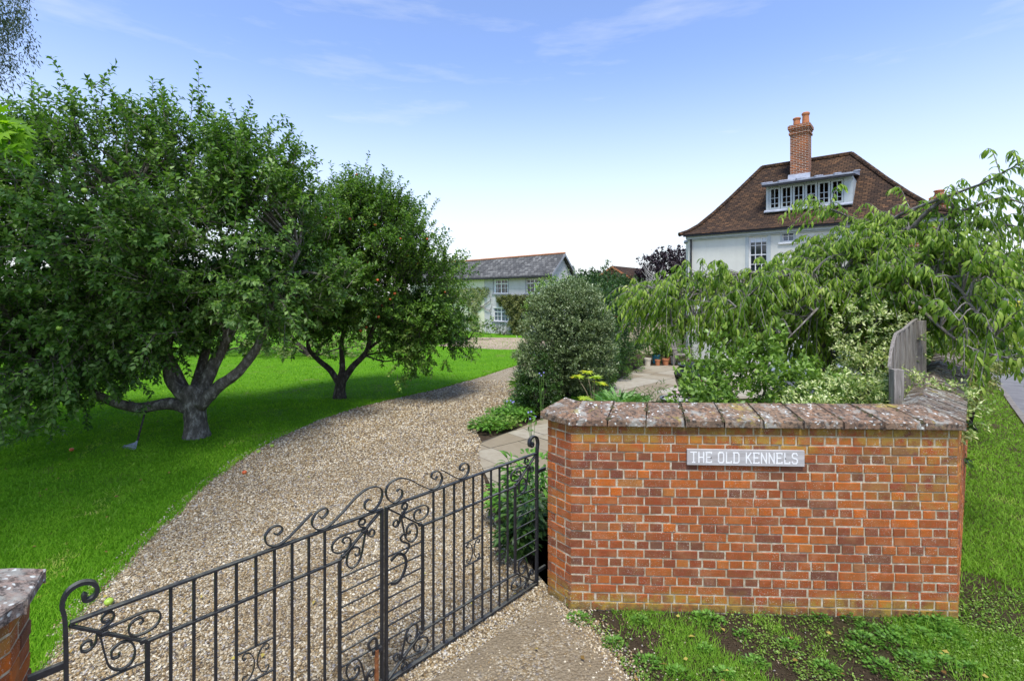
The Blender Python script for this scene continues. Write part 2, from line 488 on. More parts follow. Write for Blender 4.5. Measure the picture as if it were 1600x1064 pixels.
M['mid_grey'] = simple('mid_grey_paint', two((.24, .25, .27), (.30, .31, .33)), 6, 5, .5, .1, 60)
M['lead'] = simple('lead_sheet', two((.22, .24, .28), (.42, .45, .50)), 3, 7, .5, .2, 30, .4)
M['black_paint'] = simple('black_paint', two((.012, .012, .014), (.03, .03, .032)), 10, 4, .4, .1, 60)
def glass_m(name, c=(.02, .025, .03), r=.05):
    t = NT(name); return t.fin(c, r, t.bump(t.noise(1.5, 2), .1, .02), .8)
M['glass'] = glass_m('window_glass')
M['glass_blue'] = glass_m('window_glass_blue', (.10, .12, .16), .15)
M['blind'] = simple('white_blind', two((.62, .66, .70), (.72, .76, .80)), 4, 3, .8, .1, 40)
def tile_m(name, bw, bh, cols, dark, mort=.012, bump=1.0, uvs=1.0):
    t = NT(name)
    b = t.n('ShaderNodeTexBrick'); b.inputs['Scale'].default_value = 1
    b.inputs['Brick Width'].default_value = bw; b.inputs['Row Height'].default_value = bh
    b.inputs['Mortar Size'].default_value = mort; b.inputs['Color1'].default_value = (0, 0, 0, 1); b.inputs['Color2'].default_value = (1, 1, 1, 1)
    b.inputs['Mortar'].default_value = (.5, .5, .5, 1); b.inputs['Bias'].default_value = 0
    b.inputs['Mortar Smooth'].default_value = .3
    mp_ = t.n('ShaderNodeMapping'); t.l(t.co.outputs['UV'], mp_.inputs[0])
    wob = t.n('ShaderNodeTexNoise'); wob.inputs['Scale'].default_value = 1.2; t.l(t.co.outputs['UV'], wob.inputs['Vector'])
    ad = t.n('ShaderNodeMix', data_type='VECTOR'); ad.inputs['Factor'].default_value = .03
    t.l(mp_.outputs[0], ad.inputs['A']); t.l(wob.outputs['Color'], ad.inputs['B'])
    t.l(ad.outputs['Result'], b.inputs['Vector'])
    f = t.math('ADD', t.math('MULTIPLY', b.outputs['Color'], .55), t.gray(t.noise(.9, 7, .7), .3, .7, 0, .45))
    c = t.ramp(f, cols)
    c = t.mix(t.gray(t.noise(7, 6, .7), .5, .7, 0, .5), c, dark)
    c = t.mix(b.outputs['Fac'], c, dark if bump > .9 else (.45, .38, .30))
    h = t.math('SUBTRACT', 1.0, b.outputs['Fac'])
    return t.fin(c, .9, t.bump(t.math('ADD', h, t.math('MULTIPLY', b.outputs['Color'], .5)), bump * .8, .03), .15)
M['claytile'] = tile_m('clay_roof_tiles', .19, .13, [(0, (.024, .017, .013)), (.4, (.055, .034, .022)), (.65, (.085, .050, .028)), (.85, (.14, .075, .038)), (1, (.24, .14, .065))], (.016, .012, .009))
M['slate'] = tile_m('slate_roof', .30, .20, [(0, (.055, .054, .052)), (.5, (.12, .118, .112)), (.8, (.21, .205, .19)), (1, (.32, .32, .31))], (.04, .042, .048))
M['housebrick'] = tile_m('house_brick', .22, .075, [(0, (.07, .028, .016)), (.4, (.19, .055, .018)), (.7, (.32, .090, .022)), (1, (.38, .15, .05))], (.05, .028, .02), .010, .6)
M['terracotta'] = simple('terracotta', two((.36, .13, .055), (.52, .22, .10)), 14, 6, .8, .3, 60)
M['cream_pot'] = simple('cream_glaze', two((.50, .45, .34), (.64, .60, .48)), 14, 6, .5, .2, 60)
M['blue_pot'] = simple('blue_glaze', two((.03, .18, .26), (.06, .28, .36)), 14, 6, .25, .2, 60, .6)
M['black_pot'] = simple('black_glaze', two((.006, .007, .006), (.03, .03, .025)), 4, 5, .14, .15, 12, .7)
M['green_apple'] = simple('green_apple_skin', two((.24, .42, .035), (.42, .55, .08)), 8, 4, .35, .05, 60, .5)
M['red_apple'] = simple('red_apple_skin', two((.50, .035, .012), (.62, .20, .04)), 14, 4, .35, .05, 60, .5)
M['stalk'] = simple('plant_stalk', two((.15, .12, .07), (.30, .25, .17)), 20, 4, .8, .3, 60)
M['greenstalk'] = simple('green_stalk', two((.07, .16, .03), (.13, .24, .05)), 20, 4, .7, .3, 60)
M['deadwood'] = simple('bleached_wood', two((.30, .28, .25), (.50, .47, .43)), 20, 4, .8, .3, 60)
M['petal_pink'] = simple('pink_petal', two((.75, .42, .55), (.88, .72, .78)), 30, 4, .6, .1, 60)
M['petal_mag'] = simple('magenta_petal', two((.50, .06, .22), (.65, .15, .35)), 30, 4, .6, .1, 60)
M['petal_blue'] = simple('blue_petal', two((.20, .18, .55), (.36, .34, .75)), 30, 4, .6, .1, 60)
M['petal_white'] = simple('white_petal', two((.70, .72, .66), (.85, .85, .80)), 30, 4, .6, .1, 60)
M['silver'] = simple('silver_car_paint', two((.35, .38, .41), (.42, .45, .48)), 2, 3, .25, .02, 60, .6, .3)
M['bluecar'] = simple('blue_car_paint', two((.03, .05, .12), (.05, .08, .18)), 2, 3, .25, .02, 60, .6, .2)
M['whitecar'] = simple('white_car_paint', two((.68, .70, .72), (.76, .78, .80)), 2, 3, .25, .02, 60, .6)
M['tyre'] = simple('tyre_rubber', two((.012, .012, .012), (.03, .03, .03)), 20, 4, .85, .3, 60)
M['hub'] = simple('wheel_metal', two((.35, .35, .36), (.5, .5, .5)), 20, 4, .35, .1, 60, .5, .8)
M['hill'] = simple('wooded_hill', two((.030, .060, .055), (.07, .11, .085)), .02, 8, .95, .8, .15, .05, dist=3)
M['lampwhite'] = simple('white_enamel', two((.74, .74, .72), (.82, .82, .80)), 20, 3, .4, .05, 60)
M['yellow'] = simple('yellow_board', two((.62, .55, .06), (.72, .64, .10)), 10, 3, .7, .1, 60)

# ---------------------------------------------------------------- leaf clouds
TK = (np.array([(0, 0, 0), (.48, .5, .09), (.48, -.5, .09), (.5, 0, 0), (1, 0, -.10)]),
      np.array([(0, 3, 1), (0, 2, 3), (3, 4, 1), (2, 4, 3)]))
TS = (np.array([(0, 0, 0), (.45, .5, .05), (.45, -.5, .05), (1, 0, -.05)]), np.array([(0, 2, 1), (2, 3, 1)]))
TL = (np.array([(0, 0, 0), (.22, .40, .07), (.22, 0, .03), (.22, -.40, .07), (.52, .5, .03), (.52, 0, -.02), (.52, -.5, .03),
                (.80, .28, -.14), (.80, 0, -.18), (.80, -.28, -.14), (.98, 0, -.36)]),
      np.array([(0, 2, 1), (0, 3, 2), (1, 2, 5), (1, 5, 4), (2, 3, 6), (2, 6, 5), (4, 5, 8), (4, 8, 7), (5, 6, 9), (5, 9, 8), (7, 8, 10), (8, 9, 10)]))
def _maple():
    P = [(0, 0, 0)]; out = []
    for i, (ang, rr) in enumerate([(-150, .42), (-125, .22), (-95, .75), (-72, .38), (-42, .95), (-20, .46), (0, 1.12), (20, .46), (42, .95), (72, .38), (95, .75), (125, .22), (150, .42)]):
        a = R(ang); out.append((.12 + rr * math.cos(a) * .8, rr * math.sin(a) * .62, -.12 * rr * rr + (.03 if i % 2 else 0)))
    P += out
    return np.array(P), np.array([(0, i, i + 1) for i in range(1, len(out))])
TM = _maple()

def leafcloud(name, P, D, N, L, Wd, mat, parent=None, T=TK, rnd=None, extra=None, origin=None):
    P = np.asarray(P, float); n = len(P)
    D = norm(D); S = norm(np.cross(N, D)); N2 = np.cross(D, S)
    L = np.broadcast_to(np.asarray(L, float), (n,)); Wd = np.broadcast_to(np.asarray(Wd, float), (n,))
    tv, tf = T; k = len(tv)
    V = (P[:, None, :] + D[:, None, :] * (tv[None, :, 0:1] * L[:, None, None]) + S[:, None, :] * (tv[None, :, 1:2] * Wd[:, None, None])
         + N2[:, None, :] * (tv[None, :, 2:3] * L[:, None, None]))
    Fc = (tf[None, :, :] + (np.arange(n) * k)[:, None, None]).reshape(-1, 3)
    r = rng.random(n) if rnd is None else rnd
    return np_mesh(name, V.reshape(-1, 3), Fc, mat, parent, {'rnd': np.repeat(r, k)}, origin=origin)

def rand_dir(n):
    v = rng.normal(size=(n, 3)); return norm(v)
def shell(n, c, r, lo=.55, squash=None):
    d = rand_dir(n); q = rng.random(n) ** .5 * (1 - lo) + lo
    return np.asarray(c) + d * np.asarray(r) * q[:, None], d

def bush(name, base, blobs, n, L, Wr, mat, label, cat, group=None, lo=.6, up=.35, stems=6, T=TK, floor=True, crown='foliage', stem_mat='bark_dark', extra_leaf=None, lump=.12):
    """shrub: blobs are (centre, radii); leaves point outward through the shell of each blob"""
    root = empty(name, base, label, cat, group)
    vol = np.array([b[1][0] * b[1][1] + b[1][0] * b[1][2] for b in blobs]); cnt = (n * vol / vol.sum()).astype(int)
    PP = []; DD = []
    for (c, r), m in zip(blobs, cnt):
        m2 = max(m // 14, 1)
        tc, td = shell(m2, c, r, lo)                      # small sprays give the surface its clumps
        amp = 1 + lump * np.sin(td[:, 0:1] * 9 + c[0] * 3) * np.sin(td[:, 1:2] * 8 + c[1]) + lump * .7 * np.sin(td[:, 2:3] * 13)
        tc = np.asarray(c) + (tc - np.asarray(c)) * amp
        j = rng.integers(0, m2, m)
        sp = tc[j]; sd = norm(td[j] / np.asarray(r) + np.array([0, 0, up]))
        t = rng.random(m)[:, None]
        P = sp + sd * t * L * 1.8 + rng.normal(size=(m, 3)) * L * .35
        D = norm(sd * .7 + rand_dir(m) * .9)
        PP.append(P); DD.append(D)
    P = np.vstack(PP); D = np.vstack(DD)
    if floor:
        k = P[:, 2] > base[2] + .02; P = P[k]; D = D[k]
    m = len(P)
    N = norm(np.array([0, 0, 1.0]) + rng.normal(size=(m, 3)) * .55)
    leafcloud(crown, P, D, N, L * rng.uniform(.7, 1.25, m), L * Wr * rng.uniform(.8, 1.2, m), mat, root, T)
    if stems:
        mb = MB()
        for i in range(stems):
            c, r = blobs[i % len(blobs)]
            tgt = np.asarray(c) + rand_dir(1)[0] * np.asarray(r) * .65
            tgt[2] = max(tgt[2], base[2] + .2)
            b0 = np.asarray(base) + np.array([random.uniform(-.12, .12), random.uniform(-.12, .12), -.03])
            midp = (b0 + tgt) / 2 + np.array([0, 0, .1])
            s_ = max(r) * .018 + .006
            mb.tube([b0, midp, tgt], s_ * 1.6, s_ * .5, 5)
        mb.build('stem', M[stem_mat], root)
    return root

def catmull(pts, seg=5):
    pts = [np.asarray(p, float) for p in pts]
    P = [2 * pts[0] - pts[1]] + pts + [2 * pts[-1] - pts[-2]]
    out = []
    for i in range(1, len(P) - 2):
        p0, p1, p2, p3 = P[i - 1:i + 3]
        for k in range(seg):
            t = k / seg
            out.append(.5 * (2 * p1 + (p2 - p0) * t + (2 * p0 - 5 * p1 + 4 * p2 - p3) * t * t + (3 * p1 - p0 - 3 * p2 + p3) * t ** 3))
    out.append(pts[-1]); return out

# ---------------------------------------------------------------- ground sheets
import bmesh
def sheet(name, poly, off, mat, kind='structure', cut=None, label=None):
    bm = bmesh.new()
    vs = [bm.verts.new((x, y, 0)) for x, y in poly]
    bm.faces.new(vs)
    bmesh.ops.triangulate(bm, faces=bm.faces[:])
    for yy in [6, 60] + list(cut or []):
        bmesh.ops.bisect_plane(bm, geom=bm.verts[:] + bm.edges[:] + bm.faces[:], plane_co=(0, yy, 0), plane_no=(0, 1, 0))
    bmesh.ops.triangulate(bm, faces=bm.faces[:])
    for v in bm.verts: v.co.z = float(hgt(v.co.y)) + off
    bm.normal_update()
    for f in bm.faces:
        if f.normal.z < 0: f.normal_flip()
    me = bpy.data.meshes.new(name); bm.to_mesh(me); bm.free()
    o = link(name, me, None, mat); o['kind'] = kind
    if label: o['label'] = label
    return o
def pxpoly(l): return [G(*p)[:2] for p in l]
def inside(P, poly):
    x, y = P[:, 0], P[:, 1]; c = np.zeros(len(P), bool); n = len(poly)
    for i in range(n):
        x1, y1 = poly[i]; x2, y2 = poly[(i + 1) % n]
        if y1 == y2: continue
        k = ((y1 > y) != (y2 > y)) & (x < (x2 - x1) * (y - y1) / (y2 - y1) + x1); c ^= k
    return c

GD = np.array([.687, .727]); GN = np.array([-.727, .687])     # along the gate, and into the garden
WA, WB, WC = np.array([.32, 4.378]), np.array([.503, 4.155]), np.array([3.687, 4.02])
WE = np.array([.69, .724]); WD = WC + WE * 15
drive_left = [G(*p)[:2] for p in [(822, 566), (700, 603), (560, 636), (450, 676), (345, 737), (270, 802), (200, 870), (145, 928), (96, 985)]]
drive_left = [tuple(p) for p in catmull(drive_left, 5)]
drive_left = [(x + .018 * math.sin(i * 2.3) + .012 * math.sin(i * 5.1), y) for i, (x, y) in enumerate(drive_left)]
drive_left += [(-2.6, 1.8), (-3.2, .5), (-4, -3)]
drive_right = [(2.2, -3), (1.2, 1.2)] + [G(*p)[:2] for p in [(985, 1064), (945, 1005), (905, 965), (880, 945)]] + [(.36, 4.42)] + \
    [G(*p)[:2] for p in [(800, 850), (772, 800), (757, 750), (750, 712), (752, 690), (745, 676), (785, 640), (822, 605), (838, 572)]]
drive_poly = drive_left[::-1] + [G(840, 568)[:2]] + drive_right[::-1]
sheet('ground', [(-400, -30), (400, -30), (400, 900), (-400, 900)], -.03, M['ground'])
lawn_poly = drive_left + [(-12, -3), (-60, -3), (-60, 44), (6, 44), (4.5, 30), (1.2, 22)]
sheet('lawn', lawn_poly, -.008, M['lawn'])
sheet('driveway', drive_poly, 0.0, M['gravel'])
fp = [(-2.6, 1.4), tuple(np.array([-2.05, 2.12]) - GN * .15), tuple(np.array([.30, 4.56]) - GN * .22), (.36, 4.2)] + \
     [G(*p)[:2] for p in [(880, 948), (905, 968), (945, 1008), (985, 1064)]] + [(1.2, 1.2), (1.8, -2), (-2.6, -2)]
sheet('forecourt', fp, .004, M['forecourt'])
verge_poly = [(2.2, -3), (1.2, 1.2)] + [G(*p)[:2] for p in [(985, 1064), (945, 1005), (905, 965), (880, 945)]] + [(.5, 4.3), (3.6, 4.1)] + [tuple(WC + WE * 20), tuple(np.array([10.73, 10.19]) + np.array([.658, .753]) * 11), (10.73 - .658 * 11, 10.19 - .753 * 11), (3.6, -3)]
sheet('verge', verge_poly, -.004, M['verge'])
patch_poly = pxpoly([(683, 540), (740, 527), (900, 529), (900, 546), (780, 546)])
sheet('gravel_patch', patch_poly, -.002, M['gravel_far'])
bed_poly = [(.2, 4.75), (.36, 4.42)] + [G(*p)[:2] for p in [(800, 850), (772, 800), (757, 750), (750, 712), (752, 690), (745, 676), (785, 640), (822, 605), (838, 572)]] + [(2, 24), (16, 24), (17, 18), (3.6, 4.5)]
sheet('garden_bed', bed_poly, -.010, M['soil'])

# road and kerb
KP = np.array([10.73, 10.19]); KD = np.array([.658, .753]); KN = np.array([.753, -.658])
def kp(t, o): q = KP + KD * t + KN * o; return (float(q[0]), float(q[1]))
sheet('road', [kp(-10, .13), kp(-10, 7), kp(110, 7), kp(110, .13)], -.02, M['asphalt'])
sheet('far_pavement', [kp(-18, 7.12), kp(-18, 9), kp(110, 9), kp(110, 7.12)], .06, M['kerb'])
mb = MB()
for i in range(70):
    t0 = -10 + i * .92
    for o0 in (0,):
        a, b, c, d = kp(t0, o0), kp(t0 + .905, o0), kp(t0 + .905, o0 + .12), kp(t0, o0 + .12)
        j = random.uniform(-.006, .006)
        mb.hexa([(q[0], q[1], float(hgt(q[1])) - .1) for q in (a, d, c, b)] + [(q[0], q[1], float(hgt(q[1])) + .035 + j) for q in (a, d, c, b)])
o = mb.build('kerb', M['kerb'], bevel=.008); o['kind'] = 'structure'

# paving: slabs laid individually in one sheet
def paving(name, poly, ang, sz, off, jitter=.0):
    mb = MB(); ca, sa = math.cos(ang), math.sin(ang)
    P = np.array(poly); q = np.c_[P[:, 0] * ca + P[:, 1] * sa, -P[:, 0] * sa + P[:, 1] * ca]
    u = q[:, 0].min(); row = 0
    v = q[:, 1].min()
    while v < q[:, 1].max():
        hh = sz * random.choice([.75, 1, 1.25]); u = q[:, 0].min() - random.random() * sz
        while u < q[:, 0].max():
            ww = sz * random.choice([.75, 1, 1.4, 1.6]); g = .006
            c = [(u + g, v + g), (u + ww - g, v + g), (u + ww - g, v + hh - g), (u + g, v + hh - g)]
            bm = [(x * ca - y * sa, x * sa + y * ca) for x, y in c]
            bm = clip(bm, poly)
            if len(bm) >= 3:
                z = off + random.uniform(-.003, .003)
                n = len(bm); mb.add([(x, y, float(hgt(y)) + z) for x, y in bm], [tuple(range(n))])
            u += ww
        v += hh
    return mb.build(name, M['slab'])
def clip(sub, conv):      # Sutherland-Hodgman against a convex ccw polygon
    out = sub
    for i in range(len(conv)):
        a, b = conv[i], conv[(i + 1) % len(conv)]; inp = out; out = []
        if not inp: return []
        def ins(p): return (b[0] - a[0]) * (p[1] - a[1]) - (b[1] - a[1]) * (p[0] - a[0]) >= 0
        for k in range(len(inp)):
            p, q = inp[k - 1], inp[k]
            if ins(q) != ins(p):
                d1 = (q[0] - p[0], q[1] - p[1]); e = (b[0] - a[0], b[1] - a[1])
                den = e[0] * d1[1] - e[1] * d1[0]
                t = (e[1] * (p[0] - a[0]) - e[0] * (p[1] - a[1])) / den if abs(den) > 1e-12 else 0
                out.append((p[0] + d1[0] * t, p[1] + d1[1] * t))
            if ins(q): out.append(q)
    return out
def ccw(p):
    a = sum(p[i - 1][0] * p[i][1] - p[i][0] * p[i - 1][1] for i in range(len(p)))
    return p if a > 0 else p[::-1]
pat = ccw(pxpoly([(948, 604), (1004, 572), (1180, 570), (1250, 620), (975, 630), (940, 618)]))
o = paving('patio', pat, R(46), .75, .012); o['kind'] = 'structure'
path = ccw(pxpoly([(752, 690), (748, 705), (752, 728), (768, 762), (800, 790), (900, 760), (1000, 660), (990, 618), (930, 622), (850, 654)]))
sheet('path_bedding', path, .001, M['joint'])
sheet('patio_bedding', pat, .001, M['joint'])
o = paving('garden_path', path, R(40), .62, .012); o['kind'] = 'structure'

# ---------------------------------------------------------------- brick walls
def left_n(d): return np.array([-d[1], d[0]])
def offset(pts, t):
    out = []
    for i, p in enumerate(pts):
        if i == 0: d = norm(pts[1] - p); out.append(p + left_n(d) * t); continue
        if i == len(pts) - 1: d = norm(p - pts[i - 1]); out.append(p + left_n(d) * t); continue
        a = norm(p - pts[i - 1]); b = norm(pts[i + 1] - p)
        n = norm(left_n(a) + left_n(b)); out.append(p + n * t / np.dot(n, left_n(a)))
    return out
def brick_box(mb, p0, d, n_in, s0, s1, z0, z1):
    # outward face at p0 (n_in points into the wall)
    j = lambda a=.0016: random.uniform(-a, a)
    bz = .004; out = random.uniform(-.004, .004)
    def P(s, z, dep): q = p0 + d * s + n_in * dep; return (q[0], q[1], z)
    s0 += j(); s1 += j(); z0 += j(); z1 += j()
    f = [P(s0 + bz, z0 + bz, out + j()), P(s1 - bz, z0 + bz, out + j()), P(s1 - bz, z1 - bz, out + j()), P(s0 + bz, z1 - bz, out + j())]
    m = [P(s0, z0, out + bz * 1.3), P(s1, z0, out + bz * 1.3), P(s1, z1, out + bz * 1.3), P(s0, z1, out + bz * 1.3)]
    b = [P(s0, z0, .05), P(s1, z0, .05), P(s1, z1, .05), P(s0, z1, .05)]
    mb.add(f + m + b, [(0, 1, 2, 3)] + [(i, i + 4, (i + 1) % 4 + 4, (i + 1) % 4) for i in range(4)] + [(i + 4, i + 8, (i + 1) % 4 + 8, (i + 1) % 4 + 4) for i in range(4)])
def brick_run(mb, p0, p1, rows, top_stretch, z0=0.0, hd=.1, st=.215, jt=.0115):
    L = np.linalg.norm(p1 - p0); d = (p1 - p0) / L; n = left_n(d)
    for r in range(rows):
        z = z0 + r * .075; from_top = rows - 1 - r
        stretch = (from_top % 2 == 0) == top_stretch
        s = 0.0; seq = []
        if stretch:
            first = True
            while s < L - .02:
                w = (.105 if (from_top // 2) % 2 else .215) if first and L < .5 else (st if not first else .165 if from_top % 4 == 0 else .158)
                first = False; seq.append([s, min(s + w * random.uniform(.985, 1.015), L)]); s = seq[-1][1] + jt
        else:
            while s < L - .02:
                w = hd * random.uniform(.94, 1.06); seq.append([s, min(s + w, L)]); s = seq[-1][1] + jt
        if len(seq) > 1 and seq[-1][1] - seq[-1][0] < .05: seq[-2][1] = L; seq.pop()
        seq[-1][1] = L
        for a, b in seq: brick_box(mb, p0, d, n, a, b, z + .0050, z + .0700)

def garden_wall(name, pts, rows, label, cap_end0=False, slab_len=.31, long_from=None, zridge=.085, copm='coping'):
    root = empty(name, (float(pts[0][0]), float(pts[0][1]), 0), label, 'wall')
    H = rows * .075
    mb = MB()
    for i in range(len(pts) - 1): brick_run(mb, pts[i], pts[i + 1], rows, True)
    inner = offset(pts, .33)
    # near end of the wall, and the face to the garden
    for i in range(len(inner) - 1, 0, -1): brick_run(mb, inner[i], inner[i - 1], rows, True)
    brick_run(mb, inner[0], pts[0], rows, True)
    V = np.array(mb.v)
    nz_ = np.sin(V[:, 0] * 5.1) * .5 + np.sin(V[:, 0] * 13.7 + 2) * .3 + np.sin(V[:, 0] * 2.3) * .4
    moss = np.clip((V[:, 2] - (H - .20 + nz_ * .12)) / .10, 0, 1) * .75 + np.clip((.17 - V[:, 2] + nz_ * .05) / .08, 0, 1)
    moss += np.clip((V[:, 0] - 2.6) / 1.0, 0, 1) * .40 * (V[:, 2] > .9) + .08
    grime = np.clip((V[:, 2] - (H - .10)) / .08, 0, 1) * .5 + np.clip((.10 - V[:, 2]) / .07, 0, 1) * .9
    mb.build('brickwork', M['brick'], root, attrs={'moss': np.clip(moss, 0, 1), 'grime': grime})
    po, pi = offset(pts, .0055), offset(pts, .32)
    core = MB()
    N_ = len(pts)
    for i in range(N_ - 1):
        L = np.linalg.norm(pts[i + 1] - pts[i]); k = max(int(L / .4), 1)
        for q in range(k):
            t0, t1 = q / k, (q + 1) / k
            a, b = po[i] + (po[i + 1] - po[i]) * t0, po[i] + (po[i + 1] - po[i]) * t1
            c, d = pi[i] + (pi[i + 1] - pi[i]) * t1, pi[i] + (pi[i + 1] - pi[i]) * t0
            if i == 0 and q == 0:
                e = norm(pts[1] - pts[0]) * .008; a = a + e; d = d + e
            for z0, z1 in ((-.15, .12), (.12, H - .15), (H - .15, H)):
                core.hexa([(*a, z0), (*b, z0), (*c, z0), (*d, z0), (*a, z1), (*b, z1), (*c, z1), (*d, z1)])
    V = np.array(core.v); moss = np.clip((V[:, 2] - H + .05) / .05, 0, 1) * .8 + np.clip((.05 - V[:, 2]) / .05, 0, 1)
    core.build('mortar', M['mortar'], root, attrs={'moss': moss, 'grime': moss * 0})
    # footing: slightly proud rough bottom course
    # coping
    outer, ridge, back = offset(pts, -.045), offset(pts, .27), offset(pts, .40)
    e0 = norm(pts[1] - pts[0]) * -.04
    for l in (outer, ridge, back): l[0] = l[0] + e0
    cop = MB(); mossb = MB(); cop2 = MB()
    hb, ht = H + .002, H + .057
    for i in range(N_ - 1):
        L = np.linalg.norm(pts[i + 1] - pts[i]); grey = (long_from is not None and i >= long_from)
        step = .075 if grey else slab_len
        k = max(int(round(L / step)), 1)
        if grey: k = min(k, 200)
        for q in range(k):
            g = .0022 if grey else .006
            t0, t1 = q / k + g / L, (q + 1) / k - g / L
            if q == 0: t0 = 0.0
            if q == k - 1: t1 = 1.0
            ln = lambda A, t: A[i] + (A[i + 1] - A[i]) * t
            z = random.uniform(-.006, .006)
            sk = 0 if q in (0,) else random.uniform(-.004, .004)
            a, b = ln(outer, t0), ln(outer, t1); r0, r1 = ln(ridge, t0), ln(ridge, t1); b0, b1 = ln(back, t0), ln(back, t1)
            zr = ht + zridge + z; j = lambda: random.uniform(-.003, .003)
            NN = 3 if not grey else 1
            tgt = cop2 if grey else cop
            # slab subdivided across its width for an uneven face
            vs = [(*a, hb), (*b, hb)]
            rows_ = []
            for m in range(NN + 1):
                u = m / NN
                p, w_ = a + (r0 - a) * u, b + (r1 - b) * u
                zz = ht + z + (zr - ht - z) * (u ** .9)
                rows_.append([(p[0] + j(), p[1] + j(), zz + j()), (w_[0] + j(), w_[1] + j(), zz + j())])
            rows_.append([(*b0, zr - .05 + j()), (*b1, zr - .05 + j())])
            flat = vs + [p for rr in rows_ for p in rr] + [(*b0, hb), (*b1, hb)]
            n_ = len(flat) // 2
            fs = [(2 * m, 2 * m + 1, 2 * m + 3, 2 * m + 2) for m in range(n_ - 1)]
            fs.append(tuple(2 * m for m in range(n_ - 1, -1, -1))); fs.append(tuple(2 * m + 1 for m in range(n_)))
            fs.append((2 * n_ - 2, 2 * n_ - 1, 1, 0))
            tgt.add(flat, fs)
            if not grey and q > 0:      # mossy pad in the joint
                for m in range(9):
                    u = random.random(); p = a + (r0 - a) * u; rr = random.uniform(.007, .020)
                    zc = ht + (zr - ht) * u
                    mossb.lathe((p[0] + random.uniform(-.018, .018), p[1], zc - .004), [(rr * 1.2, 0), (rr, rr * .45), (rr * .5, rr * .8), (.0005, rr * .9)], 6)
    c = cop.build('coping', M[copm], root, bevel=.006)
    if mossb.v: tag(mossb.build('moss', M['moss'], c), kind='stuff')
    if cop2.v: tag(cop2.build('coping', M['coping_grey'], root), 'grey weathered brick coping along the road side')
    return root
wall = garden_wall('garden_wall', [WA, WB, WC, WD], 21, 'red brick garden wall with lichened coping turning the corner by the road', long_from=2)
lw = garden_wall('gate_pier', [np.array([-2.09, -1.5]), np.array([-2.09, 2.03]), np.array([-2.22, 2.245])], 18, 'low orange brick wall end with lichen-whitened coping left of the gate', copm='coping_pale')

# sign
sgo = np.array([1.955, WB[1] + (WC[1] - WB[1]) * (1.955 - WB[0]) / (WC[0] - WB[0])])
wd = norm(WC - WB); wn_ = -left_n(wd)
root = empty('house_sign', (float(sgo[0] + wn_[0] * .004), float(sgo[1] + wn_[1] * .004), 1.32), 'grey wooden name board with white routed letters screwed to the brick wall', 'sign')
mb = MB()
o3 = lambda u, z, d: np.array([sgo[0] + wd[0] * u + wn_[0] * d, sgo[1] + wd[1] * u + wn_[1] * d, 1.325 + z])
wd3 = np.array([wd[0], wd[1], 0]); wn3 = np.array([wn_[0], wn_[1], 0])
mb.obox(o3(-.482, -.068, .026), wd3 * .964, -wn3 * .020, np.array([0, 0, .134]))
mb.build('board', M['signboard'], root, bevel=.003)
GL = {'T': [[(0, 1), (1, 1)], [(.5, 1), (.5, 0)], [(.3, 0), (.7, 0)]],
      'H': [[(.08, 1), (.08, 0)], [(.92, 1), (.92, 0)], [(.08, .5), (.92, .5)]],
      'E': [[(.1, 1), (.1, 0)], [(.0, 1), (.95, 1), (.95, .9)], [(.1, .52), (.75, .52)], [(.0, 0), (.95, 0), (.95, .1)]],
      'O': [[(.05, .15), (.05, .85), (.22, 1), (.78, 1), (.95, .85), (.95, .15), (.78, 0), (.22, 0), (.05, .15)]],
      'L': [[(.1, 1), (.1, 0), (.95, 0), (.95, .12)]],
      'D': [[(.1, 0), (.1, 1)], [(0, 1), (.72, 1), (.95, .85), (.95, .15), (.72, 0), (0, 0)]],
      'K': [[(.1, 1), (.1, 0)], [(.9, 1), (.12, .42)], [(.36, .58), (.95, 0)]],
      'N': [[(.06, 0), (.06, 1), (.92, 0), (.92, 1)]],
      'S': [[(.93, .84), (.76, 1), (.24, 1), (.07, .85), (.07, .66), (.24, .54), (.76, .46), (.93, .34), (.93, .15), (.76, 0), (.24, 0), (.07, .16)]]}
mb = MB(); u = -.452; lh = .084
for ch in 'THE OLD KENNELS ':
    if ch == ' ':
        u += .038; mb.build('word', M['white_paint'], root); mb = MB(); continue
    lw_ = .047
    for st in GL[ch]:
        for (x0, y0), (x1, y1) in zip(st[:-1], st[1:]):
            a = np.array([u + x0 * lw_, -.043 + y0 * lh]); b = np.array([u + x1 * lw_, -.043 + y1 * lh])
            d = norm(b - a); nn = np.array([-d[1], d[0]]) * .0052; a = a - d * .0045; b = b + d * .0045
            mb.hexa([o3(*(a - nn), .0262), o3(*(b - nn), .0262), o3(*(b + nn), .0262), o3(*(a + nn), .0262),
                     o3(*(a - nn), .0275 + random.uniform(0, .0006)), o3(*(b - nn), .0275), o3(*(b + nn), .0275), o3(*(a + nn), .0275)])
    u += lw_ + .0158
for uu in (-.285, .325):
    mb = MB(); c = o3(uu, -.002, .027)
    mb.tube([c - wn3 * .01, c + wn3 * .003], .0055, .0045, 10); mb.build('screw', M['screw'], root)

